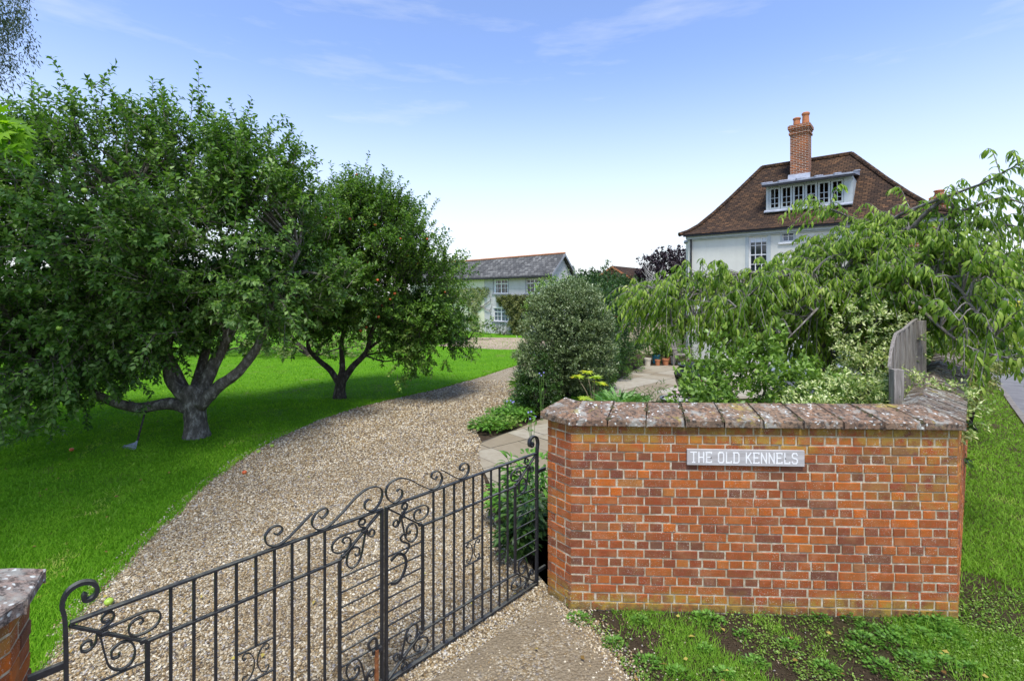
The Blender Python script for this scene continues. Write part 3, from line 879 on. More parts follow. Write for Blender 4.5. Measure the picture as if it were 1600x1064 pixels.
# ---------------------------------------------------------------- wrought-iron gates
GC0 = np.array([-.876, 3.33])
def gate_leaf(sg, label):
    d2 = GD * sg
    hp = GC0 + d2 * 1.63
    root = empty('iron_gate', (float(hp[0]), float(hp[1]), 0), label, 'gate', None)
    D3 = np.array([d2[0], d2[1], 0]); N3 = np.array([GN[0], GN[1], 0]); Z = np.array([0, 0, 1.0])
    if sg < 0: pass
    def P(s, h, o=0.0): q = GC0 + d2 * s + GN * o; return np.array([q[0], q[1], h])
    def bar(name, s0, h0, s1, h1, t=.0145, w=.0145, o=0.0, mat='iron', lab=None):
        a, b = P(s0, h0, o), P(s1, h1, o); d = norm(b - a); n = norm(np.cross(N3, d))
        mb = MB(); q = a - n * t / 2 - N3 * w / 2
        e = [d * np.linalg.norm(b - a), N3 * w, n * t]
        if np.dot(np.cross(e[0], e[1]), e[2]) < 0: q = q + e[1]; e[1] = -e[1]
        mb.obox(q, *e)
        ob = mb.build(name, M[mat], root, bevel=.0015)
        return ob
    def ribbon(name, pts, t=.006, w=.016, seg=5, o=0.0, parent=None, taper=True, mat='iron'):
        c = catmull(pts, seg); m = len(c); vs = []; fs = []
        for i, p in enumerate(c):
            tg = c[min(i + 1, m - 1)] - c[max(i - 1, 0)]; tg = tg / (np.linalg.norm(tg) + 1e-9); nn = np.array([-tg[1], tg[0]]) * t / 2
            for dn, dw in ((-1, -1), (1, -1), (1, 1), (-1, 1)):
                vs.append(P(p[0] + nn[0] * dn, p[1] + nn[1] * dn, o + dw * w / 2))
        for i in range(m - 1):
            for k in range(4):
                a, b = 4 * i + k, 4 * i + (k + 1) % 4; fs.append((a, b, b + 4, a + 4) if sg < 0 else (a, a + 4, b + 4, b))
        fs.append((3, 2, 1, 0) if sg < 0 else (0, 1, 2, 3)); e = 4 * (m - 1); fs.append((e, e + 1, e + 2, e + 3) if sg < 0 else (e + 3, e + 2, e + 1, e))
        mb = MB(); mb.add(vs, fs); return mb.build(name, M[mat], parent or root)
    bar('meeting_stile', .017, .0, .017, 1.232, .019, .024)
    bar('post', .322, .232, .322, 1.0, .020, .020)
    bar('post', 1.315, .232, 1.315, 1.0, .020, .020)
    bar('top_rail', .031, 1.226, 1.595, 1.226, .012, .028)
    bar('middle_rail', .322, 1.0, 1.315, 1.0, .012, .022)
    bar('lower_rail', .322, .232, 1.315, .232, .012, .022)
    bar('bottom_rail', .031, .030, 1.595, .030, .012, .034)
    for k in range(9):
        s = .42 + k * .1
        if k == 4:
            bar('bar', s, .036, s, .53); bar('bar', s, .716, s, 1.220)
        else: bar('bar', s, .036, s, 1.220)
    for k in range(7):
        h = .312 + k * .0955
        bar('rung', .031, h, .312, h, .009, .010)
        bar('rung', 1.325, h + .02, 1.60, h + .02, .009, .010)
    ribbon('hinge_stile', [(1.608, -.01), (1.608, .4), (1.608, 1.0), (1.612, 1.24), (1.622, 1.315), (1.603, 1.368), (1.560, 1.388), (1.518, 1.372), (1.502, 1.335), (1.516, 1.306), (1.542, 1.304), (1.551, 1.322), (1.542, 1.335)], .016, .032, 4)
    # corner braces with their paired scrolls
    def brace(sc_, hc, se, he):
        bar('brace', sc_, hc, se, he, .012, .022)
        a = np.array([sc_, hc]); v = np.array([se - sc_, he - hc]); L = np.linalg.norm(v); v /= L; n = np.array([-v[1], v[0]])
        for sd_ in (-1, 1):
            T_ = [(.185, .052), (.175, .038), (.155, .040), (.148, .060), (.165, .078), (.190, .070), (.196, .040), (.178, .012), (.200, .018), (.255, .062), (.325, .112), (.385, .118), (.412, .082), (.392, .040), (.345, .012), (.305, .022), (.290, .055), (.312, .082), (.335, .074), (.330, .058)]
            T_ = [(.115 + (x - .148) * 1.06, y * 1.06) for x, y in T_]
            ribbon('scroll', [a + v * x * (L / .40) + n * sd_ * y for x, y in T_], .008, .016, 4)
        for x in (.155, .335):
            mb = MB(); c = a + v * x; mb.box(P(c[0], c[1]), (.026, .026, .022), math.atan2(GD[1], GD[0])); mb.build('collar', M['iron'], root, bevel=.003)
    brace(.030, 1.215, .318, 1.0); brace(1.598, 1.215, 1.319, 1.0)
    brace(.030, .040, .318, .232); brace(1.598, .040, 1.319, .232)
    H = 1.232
    ribbon('top_scroll', [(s, H + h) for s, h in [(.100, .080), (.118, .092), (.146, .072), (.137, .030), (.081, .008), (.030, .050), (.014, .11), (.048, .156), (.125, .166), (.212, .132), (.299, .068), (.408, .006), (.474, .018), (.502, .068), (.468, .122), (.414, .129), (.402, .097), (.436, .074), (.456, .092)]], .007, .022)
    ribbon('top_scroll', [(s, H + h) for s, h in [(.50, .125), (.54, .098), (.60, .055), (.66, .018), (.715, .006), (.762, .035), (.770, .085), (.735, .120), (.690, .115), (.676, .086), (.700, .068), (.722, .080)]], .007, .022)
    # little panel
    bar('panel_rail', .72, .532, .92, .532, .009, .012); bar('panel_rail', .72, .716, .92, .716, .009, .012)
    for sd_ in (-1, 1):
        c = .82
        ribbon('scroll', [(c + sd_ * x, .624 + y) for x, y in [(.050, .052), (.062, .045), (.070, .060), (.056, .078), (.030, .066), (.012, .030), (.008, 0), (.012, -.030), (.030, -.066), (.056, -.078), (.070, -.060), (.062, -.045), (.050, -.052)]], .005, .010, 4)
    # hinge straps
    for h in (1.05, .13):
        bar('hinge_arm', 1.61, h, 1.73, h, .030, .022)
    return root, bar, ribbon, P
rg, bar, ribbon, P = gate_leaf(1, 'right black iron gate leaf with curled latch, hinged on the long brick wall')
ring = [(.04, .86), (.10, .885), (.150, .85), (.165, .79), (.140, .725), (.09, .69), (.045, .70)]
ribbon('latch', ring, .020, .010, 5, -.02)
ribbon('latch', [(.118, .872), (.150, .866), (.182, .885), (.190, .918), (.160, .94), (.128, .962), (.120, .990), (.145, 1.008), (.165, .992), (.155, .976)], .012, .010, 5, -.02)
lg, bar, ribbon, P = gate_leaf(-1, 'left black iron gate leaf with rusty drop bolt, hinged at the low wall end')
ribbon('drop_bolt', [(.125, .34), (.135, .385), (.105, .405), (.078, .385), (.075, .33), (.075, .18), (.075, -.01)], .014, .014, 5, -.03)
bar('bolt_sleeve', .075, .315, .075, .06, .021, .021, -.03, 'rust')
bar('bolt_bracket', .03, .30, .10, .30, .03, .020, -.02); bar('bolt_bracket', .03, .075, .10, .075, .03, .020, -.02)

# ---------------------------------------------------------------- grass and pebbles
def lod_points(poly, n, y0, y1, pw, xr=None):
    """random ground points, denser near the drive gate"""
    P = np.array(poly); x0, x1 = P[:, 0].min(), P[:, 0].max()
    if xr: x0, x1 = max(x0, xr[0]), min(x1, xr[1])
    out = []; tot = 0
    while tot < n:
        m = n * 2; u = rng.random(m); k = 1 - pw
        y = (y0 ** k + u * (y1 ** k - y0 ** k)) ** (1 / k) if abs(k) > 1e-6 else y0 * (y1 / y0) ** u
        w = np.minimum(np.abs(x1 - x0), 2.4 * y + 1)
        x = np.clip(rng.uniform(-1.2, 1.2, m) * (y + .6), x0 - 1, x1 + 1)
        q = np.c_[x, y]; q = q[inside(q, poly) & (x > x0) & (x < x1)]
        out.append(q); tot += len(q)
        if len(out) > 40: break
    return np.vstack(out)[:n]
def blades(name, Q, h, w, mat, kindlabel, hole=None, sprawl=.5):
    if hole is not None: Q = Q[hole(Q)]
    n = len(Q); P = np.c_[Q, hgt(Q[:, 1]) - .006]
    az = rng.random(n) * 2 * PI; D = np.c_[np.cos(az) * sprawl, np.sin(az) * sprawl, np.ones(n)] + rng.normal(size=(n, 3)) * .2
    D[:, 2] = np.abs(D[:, 2])
    N = np.c_[np.cos(az), np.sin(az), np.full(n, .2)]
    y = Q[:, 1]; wd_ = w * np.clip(y / 3.5, .8, 5); hh = h * rng.uniform(.5, 1.3, n)
    pz = n2(Q, .8, 2.2) * .16 + n2(Q, 2.7, .5) * .10; rn = np.clip(rng.random(n) * .62 + .14 + pz, 0, .93)
    st = (n2(Q, 1.9, 3.3) + n2(Q, 5.1, 1.3) * .35 > .50) & (y < 12); rn = np.where(st & (rng.random(n) < .55), rng.uniform(.86, 1, n), rn)
    T = (np.array([(0, .5, 0), (0, -.5, 0), (.6, .35, -.03), (.6, -.35, -.03), (1, 0, -.14)]), np.array([(0, 1, 3), (0, 3, 2), (2, 3, 4)]))
    o = leafcloud(name, P, D, N, hh, wd_, M[mat], None, T, rnd=rn)
    tag(o, kindlabel, 'grass', kind='stuff'); return o
def n2(Q, f, ph=0.0):
    x, y = Q[:, 0] * f, Q[:, 1] * f
    return (np.sin(x * 1.7 + ph) * np.cos(y * 1.3 + ph * 2) + np.sin(x * 3.9 + y * 2.1 + ph) * .6 + np.sin(x * 7.3 - y * 5.7) * .35 + np.cos(y * 11.1 + x * 9.3) * .2) / 2.15
lawn_vis = lawn_poly
lawn_thin = lambda Q: (n2(Q, 1.9, 3.3) + n2(Q, 5.1, 1.3) * .35 < .50) | (rng.random(len(Q)) < .45)
blades('lawn_grass', lod_points(lawn_poly, 185000, 2.1, 13, 1.3), .038, .0045, 'grass', 'mown green lawn grass beside the gravel drive', lawn_thin, sprawl=1.1)
blades('lawn_grass', lod_points(lawn_poly, 9000, 2.1, 9, 1.3), .075, .006, 'grass_rough', 'coarser pale grass tufts in the near lawn', lambda Q: n2(Q, 2.4, 5.0) > .35, sprawl=1.0)
EQ = []
for a, b in zip(drive_left[:-3], drive_left[1:-2]):
    a, b = np.array(a), np.array(b); L_ = np.linalg.norm(b - a); k = int(L_ * 900 / max(a[1] / 5, 1)); u = rng.random((k, 1)); n_ = np.array([b[1] - a[1], -(b[0] - a[0])]) / L_
    EQ.append(a + (b - a) * u + n_ * (np.abs(rng.normal(size=(k, 1))) * .035 - .01) * (1 if n_[0] > 0 else -1))
blades('lawn_grass', np.vstack(EQ), .06, .0055, 'grass', 'ragged grass growing over the left edge of the drive', sprawl=1.0)
blades('lawn_grass', lod_points(lawn_poly, 60000, 12, 34, 1.2), .05, .0045, 'grass', 'mown green lawn grass stretching to the cottage', sprawl=.9)
def verge_den(Q):
    d = n2(Q, 1.5, 1.1) + n2(Q, 4.3, .4) * .5
    near_wall = (Q[:, 0] < 3.55) & (Q[:, 1] > 3.3)
    bare = ((Q[:, 0] - 4.1) / .55) ** 2 + ((Q[:, 1] - 4.3) / .5) ** 2 < 1
    keep = d + rng.normal(size=len(Q)) * .2 > np.where(Q[:, 0] > 3.5, -.85, np.where(near_wall & (Q[:, 0] < 2.9), .36, np.where(Q[:, 0] < 2.9, .30, -.2)))
    return keep & ~(bare & (rng.random(len(Q)) < .85))
vis_v = [p for p in verge_poly]
blades('verge_grass', lod_points(verge_poly, 165000, 2.6, 21, 1.5), .048, .0048, 'grass_rough', 'rough tufted grass on the roadside verge below the wall', verge_den, 1.15)
blades('verge_grass', lod_points(verge_poly, 9000, 2.6, 8, 1.4), .10, .0055, 'grass_rough', 'longer loose grass stems on the verge', lambda Q: (n2(Q, 1.9, .3) > .15) & (Q[:, 0] > 2.6), .9)
def along(poly, n, sd):
    P = np.array(poly); i = rng.integers(0, len(P) - 1, n); return P[i] + (P[i + 1] - P[i]) * rng.random((n, 1)) + rng.normal(size=(n, 2)) * sd
t_ = (1 + 5 ** .5) / 2
IV = norm(np.array([(-1, t_, 0), (1, t_, 0), (-1, -t_, 0), (1, -t_, 0), (0, -1, t_), (0, 1, t_), (0, -1, -t_), (0, 1, -t_), (t_, 0, -1), (t_, 0, 1), (-t_, 0, -1), (-t_, 0, 1)], float))
IF = np.array([(0, 11, 5), (0, 5, 1), (0, 1, 7), (0, 7, 10), (0, 10, 11), (1, 5, 9), (5, 11, 4), (11, 10, 2), (10, 7, 6), (7, 1, 8), (3, 9, 4), (3, 4, 2), (3, 2, 6), (3, 6, 8), (3, 8, 9), (4, 9, 5), (2, 4, 11), (6, 2, 10), (8, 6, 7), (9, 8, 1)])
OV = np.array([(1, 0, 0), (-1, 0, 0), (0, 1, 0), (0, -1, 0), (0, 0, 1), (0, 0, -1)], float)
OF = np.array([(0, 2, 4), (2, 1, 4), (1, 3, 4), (3, 0, 4), (2, 0, 5), (1, 2, 5), (3, 1, 5), (0, 3, 5)])
def pebbles(name, Q, r, ico, label, tmpl=None):
    V0, F0 = (IV, IF) if ico else (OV, OF); n = len(Q); k = len(V0)
    az = rng.random(n) * 2 * PI; ca, sa = np.cos(az)[:, None], np.sin(az)[:, None]
    rr = r * rng.uniform(.55, 1.5, n) * np.clip(Q[:, 1] / 5, 1, 2.2)
    sx, sy, sz = rng.uniform(.8, 1.3, n), rng.uniform(.6, .95, n), rng.uniform(.4, .7, n)
    v = V0[None] * (1 + rng.normal(size=(n, k, 1)) * .10)
    x, y, z = v[..., 0] * sx[:, None], v[..., 1] * sy[:, None], v[..., 2] * sz[:, None]
    tl = rng.normal(size=n) * .5; z2 = z + x * np.sin(tl)[:, None]
    X = (x * ca - y * sa) * rr[:, None] + Q[:, 0:1]; Y = (x * sa + y * ca) * rr[:, None] + Q[:, 1:2]
    Z = z2 * rr[:, None] + (hgt(Q[:, 1]) + rng.uniform(-.001, .006, n))[:, None]
    V = np.stack([X, Y, Z], -1).reshape(-1, 3); Fc = (F0[None] + (np.arange(n) * k)[:, None, None]).reshape(-1, 3)
    o = np_mesh(name, V, Fc, M['pebble'], None, {'rnd': np.repeat(rng.random(n), k)}, smooth=ico)
    return tag(o, label, 'gravel', kind='stuff')
def behind_gate(Q): return ((Q - GC0) @ GN) > -.12
Q = lod_points(drive_poly, 72000, 1.7, 6.5, 1.0); Q = Q[behind_gate(Q)]; Q = Q[(n2(Q, .7, 1.9) + n2(Q, 2.1, .2) * .4 > -.62) | (rng.random(len(Q)) < .45)]
pebbles('gravel_stones', Q, .0108, True, 'loose cream, brown and grey gravel stones on the drive')
Q = lod_points(drive_poly, 50000, 6.3, 16, 1.2)
pebbles('gravel_stones', Q, .0110, False, 'paler gravel stones further up the curving drive')
Q = lod_points(fp, 9000, 1.9, 4.6, .8, (-1.6, 1.4)); k = n2(Q, 2.0, .7) + rng.normal(size=len(Q)) * .45 + np.clip((Q[:, 0] - .45) * 1.2, 0, .6) > .42
pebbles('gravel_stones', Q[k], .0075, True, 'sparse stones pressed into the sandy ground outside the gate')
Q = lod_points(verge_poly, 900, 3.0, 4.2, .8, (.2, 3.6)); pebbles('gravel_stones', Q[(Q[:, 0] < 1.2) | (rng.random(len(Q)) < .35)], .0065, True, 'small stones scattered on the bare soil under the wall')

Q = along(catmull([np.array(G(*p)[:2]) for p in [(985, 1064), (945, 1005), (905, 965), (880, 945)]], 4), 1500, .07); pebbles('gravel_stones', Q, .0085, True, 'stones spilling from the sandy forecourt onto the verge')
Q = along(drive_left[:-3], 2600, .045); pebbles('gravel_stones', Q[Q[:, 1] < 10], .0095, True, 'stones spilling from the drive onto the lawn edge')
Q = np.vstack([lod_points(lawn_poly, 150, 3, 14, 1.0), lod_points(drive_poly, 45, 3, 12, 1.0), lod_points(verge_poly, 30, 3, 5, 1.0)]); m = len(Q)
tag(leafcloud('fallen_leaves', np.c_[Q, hgt(Q[:, 1]) + .03], np.c_[rng.normal(size=(m, 2)), np.zeros(m)], np.array([0, 0, 1.0]) + rng.normal(size=(m, 3)) * .3, rng.uniform(.03, .06, m), rng.uniform(.02, .035, m), M['dry_leaf']), 'dry yellow and brown leaves lying on the lawn and drive', 'leaves', kind='stuff')

Q = lod_points(verge_poly, 9000, 2.8, 4.6, .8, (.3, 5.0)); o = pebbles('soil_crumbs', Q, .0065, True, 'dark crumbs of soil on the bare ground under the wall'); o.data.materials.clear(); o.data.materials.append(M['crumb'])

# ---------------------------------------------------------------- apple trees
def poly_point(pts, t):
    i = min(int(t), len(pts) - 2); return pts[i] + (pts[i + 1] - pts[i]) * (t - i)
def orchard_tree(base, trunk, limbs, blobs, nclump, twigs, leaves, L, leafm, label, fruit, nfruit, barkm, shoots, fruit_r=.035, seedz=0, tall=.0):
    root = empty('apple_tree', base, label, 'tree', 'apple trees on the lawn')
    b = np.asarray(base); mb = MB()
    tr = [b + np.asarray(p) for p in trunk[0]]
    mb.tube(catmull(tr, 4), np.interp(np.linspace(0, 1, (len(tr) - 1) * 4 + 1), np.linspace(0, 1, len(tr)), trunk[1]), n=18, lump=.045)
    mb.build('trunk', M[barkm], root, smooth=True)
    paths = []
    mbl = None
    for pts, r0, r1 in limbs:
        c = catmull([b + np.asarray(p) for p in pts], 5)
        lm = MB(); lm.tube(c, r0 * .88, r1, 11, lump=.06); lm.build('limb', M[barkm], root, smooth=True)
        paths.append((c, r0, r1))
    nodes = np.vstack([np.array(p[0][3:]) for p in paths])
    vol = np.array([r[0] * r[1] + r[0] * r[2] for _, r in blobs]); vol /= vol.sum()
    bm = MB(); P = []; D = []; N = []
    cl = []
    for (c, r), v in zip(blobs, vol):
        k = int(nclump * v); q, d = shell(k, b + np.asarray(c), r, .62)
        for a, dd in zip(q, d): cl.append((a, norm(dd / np.asarray(r)), c, r))
    tips = []
    for a, dd, c, r in cl:
        dist = np.linalg.norm(nodes - a, axis=1); s = nodes[np.argmin(dist + (nodes[:, 2] > a[2]) * .8)]
        mid = (s + a) / 2 + np.array([0, 0, .12]) + rng.normal(size=3) * .1
        bm.tube(catmull([s, mid, a], 3), .028, .010, 5, rnd=.5)
        cs = random.uniform(.30, .62)
        for _ in range(int(twigs * random.uniform(.7, 1.3))):
            off = rng.normal(size=3) * cs * .55; o_ = a + off
            hang = 1.0 if a[2] < b[2] + 2.0 else 0.0
            up = -.35 if hang else .45 + .5 * max(dd[2], 0)
            t = norm(dd * .7 + rng.normal(size=3) * .55 + np.array([0, 0, up]))
            ln = random.uniform(.22, .5) * (1.35 if dd[2] > .5 else 1)
            tips.append((o_, t, ln, leaves))
    for (x, y, z, h) in shoots:
        s = b + np.array([x, y, z]); t = norm(np.array([random.uniform(-.12, .12), random.uniform(-.12, .12), 1]))
        tips.append((s, t, h, int(h * 26)))
        for q in range(3): tips.append((s + rng.normal(size=3) * .15, norm(t + rng.normal(size=3) * .35), h * .45, int(h * 14)))
    for o_, t, ln, lv in tips:
        bend = rng.normal(size=3) * .06
        e = o_ + t * ln + bend
        bm.tube([o_ - t * .12, (o_ + e) / 2, e], .0065, .003, 3, cap=False, rnd=.5)
        u = norm(np.cross(t, [.3, .2, .9])); w = np.cross(t, u)
        tt = (np.arange(lv) + rng.random(lv) * .6) / lv; az = np.arange(lv) * 2.4 + random.random() * 6
        pp = o_ + np.outer(tt, e - o_); rad = np.outer(np.cos(az), u) + np.outer(np.sin(az), w)
        P.append(pp); D.append(t * .55 + rad * .8 + np.array([0, 0, -.12])); N.append(rng.normal(size=(lv, 3)) * .42 + np.array([0, 0, 1.0]) + t * .3)
    bm.build('branchwork', M[barkm], root)
    P, D, N = np.vstack(P), np.vstack(D), np.vstack(N); n = len(P)
    leafcloud('crown', P, D, N, L * rng.uniform(.65, 1.3, n), L * rng.uniform(.48, .66, n), M[leafm], root)
    idx = [i for i in range(n) if P[i][1] < b[1] - .1]
    fr = P[rng.choice(idx, nfruit, replace=False)]
    sh = MB(); sh.lathe((0, 0, 0), [(.004, -.80), (.5, -.74), (.86, -.35), (1, .1), (.9, .5), (.55, .78), (.18, .72), (.01, .60)], 12); me0 = None
    for p in fr:
        dirv = norm(np.array([p[0], p[1], 0]) - np.array([b[0], b[1], 0])) * .0
        p = p + norm(np.array([0, 0, CAMH]) - p) * .26 + np.array([0, 0, -.05])
        if me0 is None:
            ob = sh.build('apple', M[fruit], root, smooth=True, origin=(0, 0, 0)); me0 = ob.data
        else: ob = link('apple', me0, root)
        ob.location = Vector(p) - Vector(base); k = fruit_r * random.uniform(.8, 1.15); ob.scale = (k, k, k)
        ob.rotation_euler = (random.uniform(-.4, .4), random.uniform(-.4, .4), random.random() * 6)
    return root

b1 = G(306, 682)
T1 = orchard_tree(b1, ([(0.02, 0, -.08), (0, 0, .25), (-.03, 0, .55), (-.10, 0, .85), (-.12, .02, .98)], [.265, .195, .185, .21, .15]),
    [([(-.02, -.05, .55), (-.45, -.1, .66), (-1.0, -.25, .62), (-1.7, -.4, .95), (-2.6, -.6, 1.6)], .15, .05),
     ([(-.12, -.05, .7), (-.42, -.1, 1.12), (-.48, -.1, 1.7), (-.42, -.1, 2.3), (-.6, -.3, 3.4), (-.9, -.4, 4.6)], .13, .04),
     ([(-.20, .05, .7), (-.55, .15, 1.3), (-1.0, .3, 2.0), (-1.7, .5, 3.0), (-2.2, .6, 4.2)], .15, .04),
     ([(.02, 0, .65), (.10, .2, 1.1), (.30, .35, 1.7), (.55, .5, 2.4), (.5, .7, 3.6), (.6, .8, 4.8)], .17, .04),
     ([(.08, -.02, .6), (.42, 0, .95), (.80, .05, 1.25), (1.15, .1, 1.75), (1.45, .1, 2.5), (1.9, .2, 3.6)], .15, .04),
     ([(-.1, .1, .8), (-.3, .8, 1.6), (-.4, 1.4, 2.6), (-.5, 1.8, 3.8)], .12, .04)],
    [((-1.0, 0, 3.9), (2.7, 2.4, 2.1)), ((-2.2, -.3, 2.7), (2.3, 2.1, 1.5)), ((.9, 0, 3.3), (1.9, 2.0, 1.45)), ((-2.7, -1.2, 1.55), (1.7, 1.3, .85)), ((-1.5, -.9, 2.1), (1.2, 1.0, .8)), ((.3, .2, 4.9), (1.5, 1.5, 1.0)), ((-3.8, 0, 3.3), (1.6, 1.8, 1.9)), ((-.1, .5, 3.3), (1.5, 1.2, 1.2)), ((-2.4, 0, 4.5), (1.7, 1.5, 1.15))],
    285, 24, 21, .102, 'apple_leaf', 'large spreading apple tree with green apples and thick mossy trunk, nearer the gate', 'green_apple', 42, 'bark',
    [(.05, 0, 6.05, 1.0), (-1.6, 0, 5.7, .85), (-.7, .1, 6.0, .7), (-2.7, 0, 5.2, .75), (.9, .1, 5.6, .7), (1.5, 0, 4.9, .8), (2.3, .3, 4.6, 1.15), (2.0, 0, 4.5, .8), (-3.6, .2, 5.0, .6), (-1.2, 0, 5.9, .6), (2.7, .2, 4.1, .7)])
b2 = G(531, 622)
T2 = orchard_tree(b2, ([(0, 0, -.08), (.0, 0, .22), (.05, 0, .5), (.08, 0, .7)], [.20, .145, .135, .11]),
    [([(.0, 0, .35), (-.25, 0, .75), (-.6, 0, 1.05), (-.85, 0, 1.4), (-.8, 0, 2.1), (-1.0, 0, 3.1)], .10, .03),
     ([(.06, 0, .5), (.05, .05, .95), (.02, .1, 1.5), (.15, .1, 2.3), (.1, .1, 3.8)], .10, .03),
     ([(.08, 0, .45), (.35, 0, .85), (.72, 0, 1.25), (.85, .05, 1.8), (1.2, .1, 2.5), (1.7, .1, 3.4)], .11, .03),
     ([(.75, 0, 1.3), (1.0, .1, 1.5), (1.5, .1, 1.75), (2.2, .1, 2.1)], .05, .02)],
    [((.55, 0, 3.75), (2.0, 1.9, 1.75)), ((1.6, 0, 2.9), (1.75, 1.7, 1.3)), ((2.35, -.1, 1.9), (.95, 1.0, .9)), ((-.8, 0, 3.2), (1.3, 1.5, 1.3)), ((.4, 0, 4.6), (1.15, 1.1, .85)), ((-.9, 0, 2.2), (.9, .9, .5))],
    185, 24, 21, .098, 'apple_leaf2', 'smaller round apple tree with red apples and forked trunk by the drive', 'red_apple', 34, 'bark_dark',
    [(.3, 0, 5.2, .6), (1.1, 0, 5.0, .5), (1.8, 0, 4.4, .5), (2.8, 0, 3.5, .5), (-.2, 0, 5.2, .4)])
# windfalls
sh = None
for i, (px, py, m) in enumerate([(404, 708, 'green_apple'), (425, 699, 'green_apple'), (382, 741, 'red_apple'), (112, 705, 'red_apple'), (170, 945, 'green_apple')]):
    x, y, z = G(px, py); mb = MB()
    mb.lathe((x, y, z + .03), [(.001, -.03), (.022, -.026), (.034, -.004), (.033, .014), (.018, .027), (.001, .022)], 12)
    tag(mb.build('windfall_apple', M[m], None, smooth=True, origin=(x, y, z)),
        ['green windfall apple at the drive edge, the lower of two', 'green windfall apple at the drive edge, the upper of two', 'brown-red windfall apple on the drive edge gravel',
         'reddish windfall apple on the lawn left of the rake', 'green windfall apple on the gravel behind the left gate leaf'][i], 'apple', 'windfall apples')

# rake leaning in the tree
rb = G(213, 697)
root = empty('garden_rake', rb, 'garden rake leaning against the low limb of the large apple tree', 'rake')
mb = MB(); a = np.array(rb) + [.02, 0, .10]; e = W(231, 628, 9.2); mb.tube([a, e], .016, .015, 8); mb.build('handle', M['bark_dark'], root)
mb = MB(); mb.tube([a, np.array(rb) + [-.05, -.02, .02]], .012, .010, 6)
for k in range(8):
    q = np.array(rb) + [-.18 + k * .045, -.05 - .02 * k, .02]; mb.tube([a + [0, 0, -.02], q, q + [-.02, -.03, -.015]], .005, .004, 4)
mb.tube([np.array(rb) + [-.18, -.05, .03], np.array(rb) + [.14, -.19, .03]], .008, .008, 5)
mb.build('head', M['lead'], root)

# ---------------------------------------------------------------- buildings
def frame_fn(P0, u, n):
    P0, u, n = np.asarray(P0, float), np.asarray(u, float), np.asarray(n, float)
    return lambda a, b, h: np.array([P0[0] + u[0] * a + n[0] * b, P0[1] + u[1] * a + n[1] * b, h])
def fbox(mb, f, a0, a1, b0, b1, h0, h1, rnd=None):
    mb.hexa([f(a0, b0, h0), f(a1, b0, h0), f(a1, b1, h0), f(a0, b1, h0), f(a0, b0, h1), f(a1, b0, h1), f(a1, b1, h1), f(a0, b1, h1)], rnd)
def wall_with_holes(mb, f, A0, A1, H0, H1, holes, th=.3, b=0.0):
    """facade wall in the a,h plane from rectangles round the openings"""
    xs = sorted({A0, A1} | {x for h in holes for x in h[:2]}); zs = sorted({H0, H1} | {z for h in holes for z in h[2:]})
    for i in range(len(xs) - 1):
        run = None
        for j in range(len(zs) - 1):
            cx, cz = (xs[i] + xs[i + 1]) / 2, (zs[j] + zs[j + 1]) / 2
            hole = any(h[0] < cx < h[1] and h[2] < cz < h[3] for h in holes)
            if hole:
                if run is not None: fbox(mb, f, xs[i], xs[i + 1], b, b + th, run, zs[j]); run = None
            elif run is None: run = zs[j]
        if run is not None: fbox(mb, f, xs[i], xs[i + 1], b, b + th, run, zs[-1])
def window(parent, f, a0, a1, h0, h1, frame_m, glass_m_, nx, lights, sur=0.0, sur_m=None, sill_m=None, b=.06, blind=0, fw=.05, curtain=False, mull=None):
    mb = MB(); g = .002
    fbox(mb, f, a0 + g, a0 + fw, b, b + .07, h0 + g, h1 - g); fbox(mb, f, a1 - fw, a1 - g, b, b + .07, h0 + g, h1 - g)
    fbox(mb, f, a0 + fw, a1 - fw, b, b + .07, h0 + g, h0 + fw); fbox(mb, f, a0 + fw, a1 - fw, b, b + .07, h1 - fw, h1 - g)
    ms = mull or [(a0 + (a1 - a0) * k / nx, .014 if nx < 3 or True else .03) for k in range(1, nx)]
    for m, w in ms: fbox(mb, f, m - w, m + w, b + .012, b + .06, h0 + fw, h1 - fw)
    for z, w in lights: fbox(mb, f, a0 + fw, a1 - fw, b + .018, b + .055, z - w, z + w)
    fr = mb.build('window', frame_m, parent)
    mb = MB(); fbox(mb, f, a0 + .01, a1 - .01, b + .058, b + .066, h0 + .01, h1 - .01); mb.build('pane', glass_m_, fr)
    if blind:
        mb = MB(); fbox(mb, f, a0 + fw, a1 - fw, b + .046, b + .054, h1 - fw - blind, h1 - fw); mb.build('blind', M['blind'], fr)
    if curtain:
        for q0, q1 in ((a0 + fw, a0 + .20), (a1 - .20, a1 - fw)):
            mb = MB(); fbox(mb, f, q0, q1, b + .046, b + .054, h0 + fw, h1 - fw); mb.build('curtain', M['blind'], fr)
    if sur:
        mb = MB(); s = sur
        fbox(mb, f, a0 - s, a0 - g, -.02, .03, h0 - .02, h1 + s); fbox(mb, f, a1 + g, a1 + s, -.02, .03, h0 - .02, h1 + s); fbox(mb, f, a0 - g, a1 + g, -.02, .03, h1 + g, h1 + s)
        mb.build('frame', sur_m or frame_m, fr)
    if sill_m:
        mb = MB(); fbox(mb, f, a0 - sur - .06, a1 + sur + .06, -.07, .05, h0 - .10, h0 - .025); mb.build('sill', sill_m, fr)
    return fr

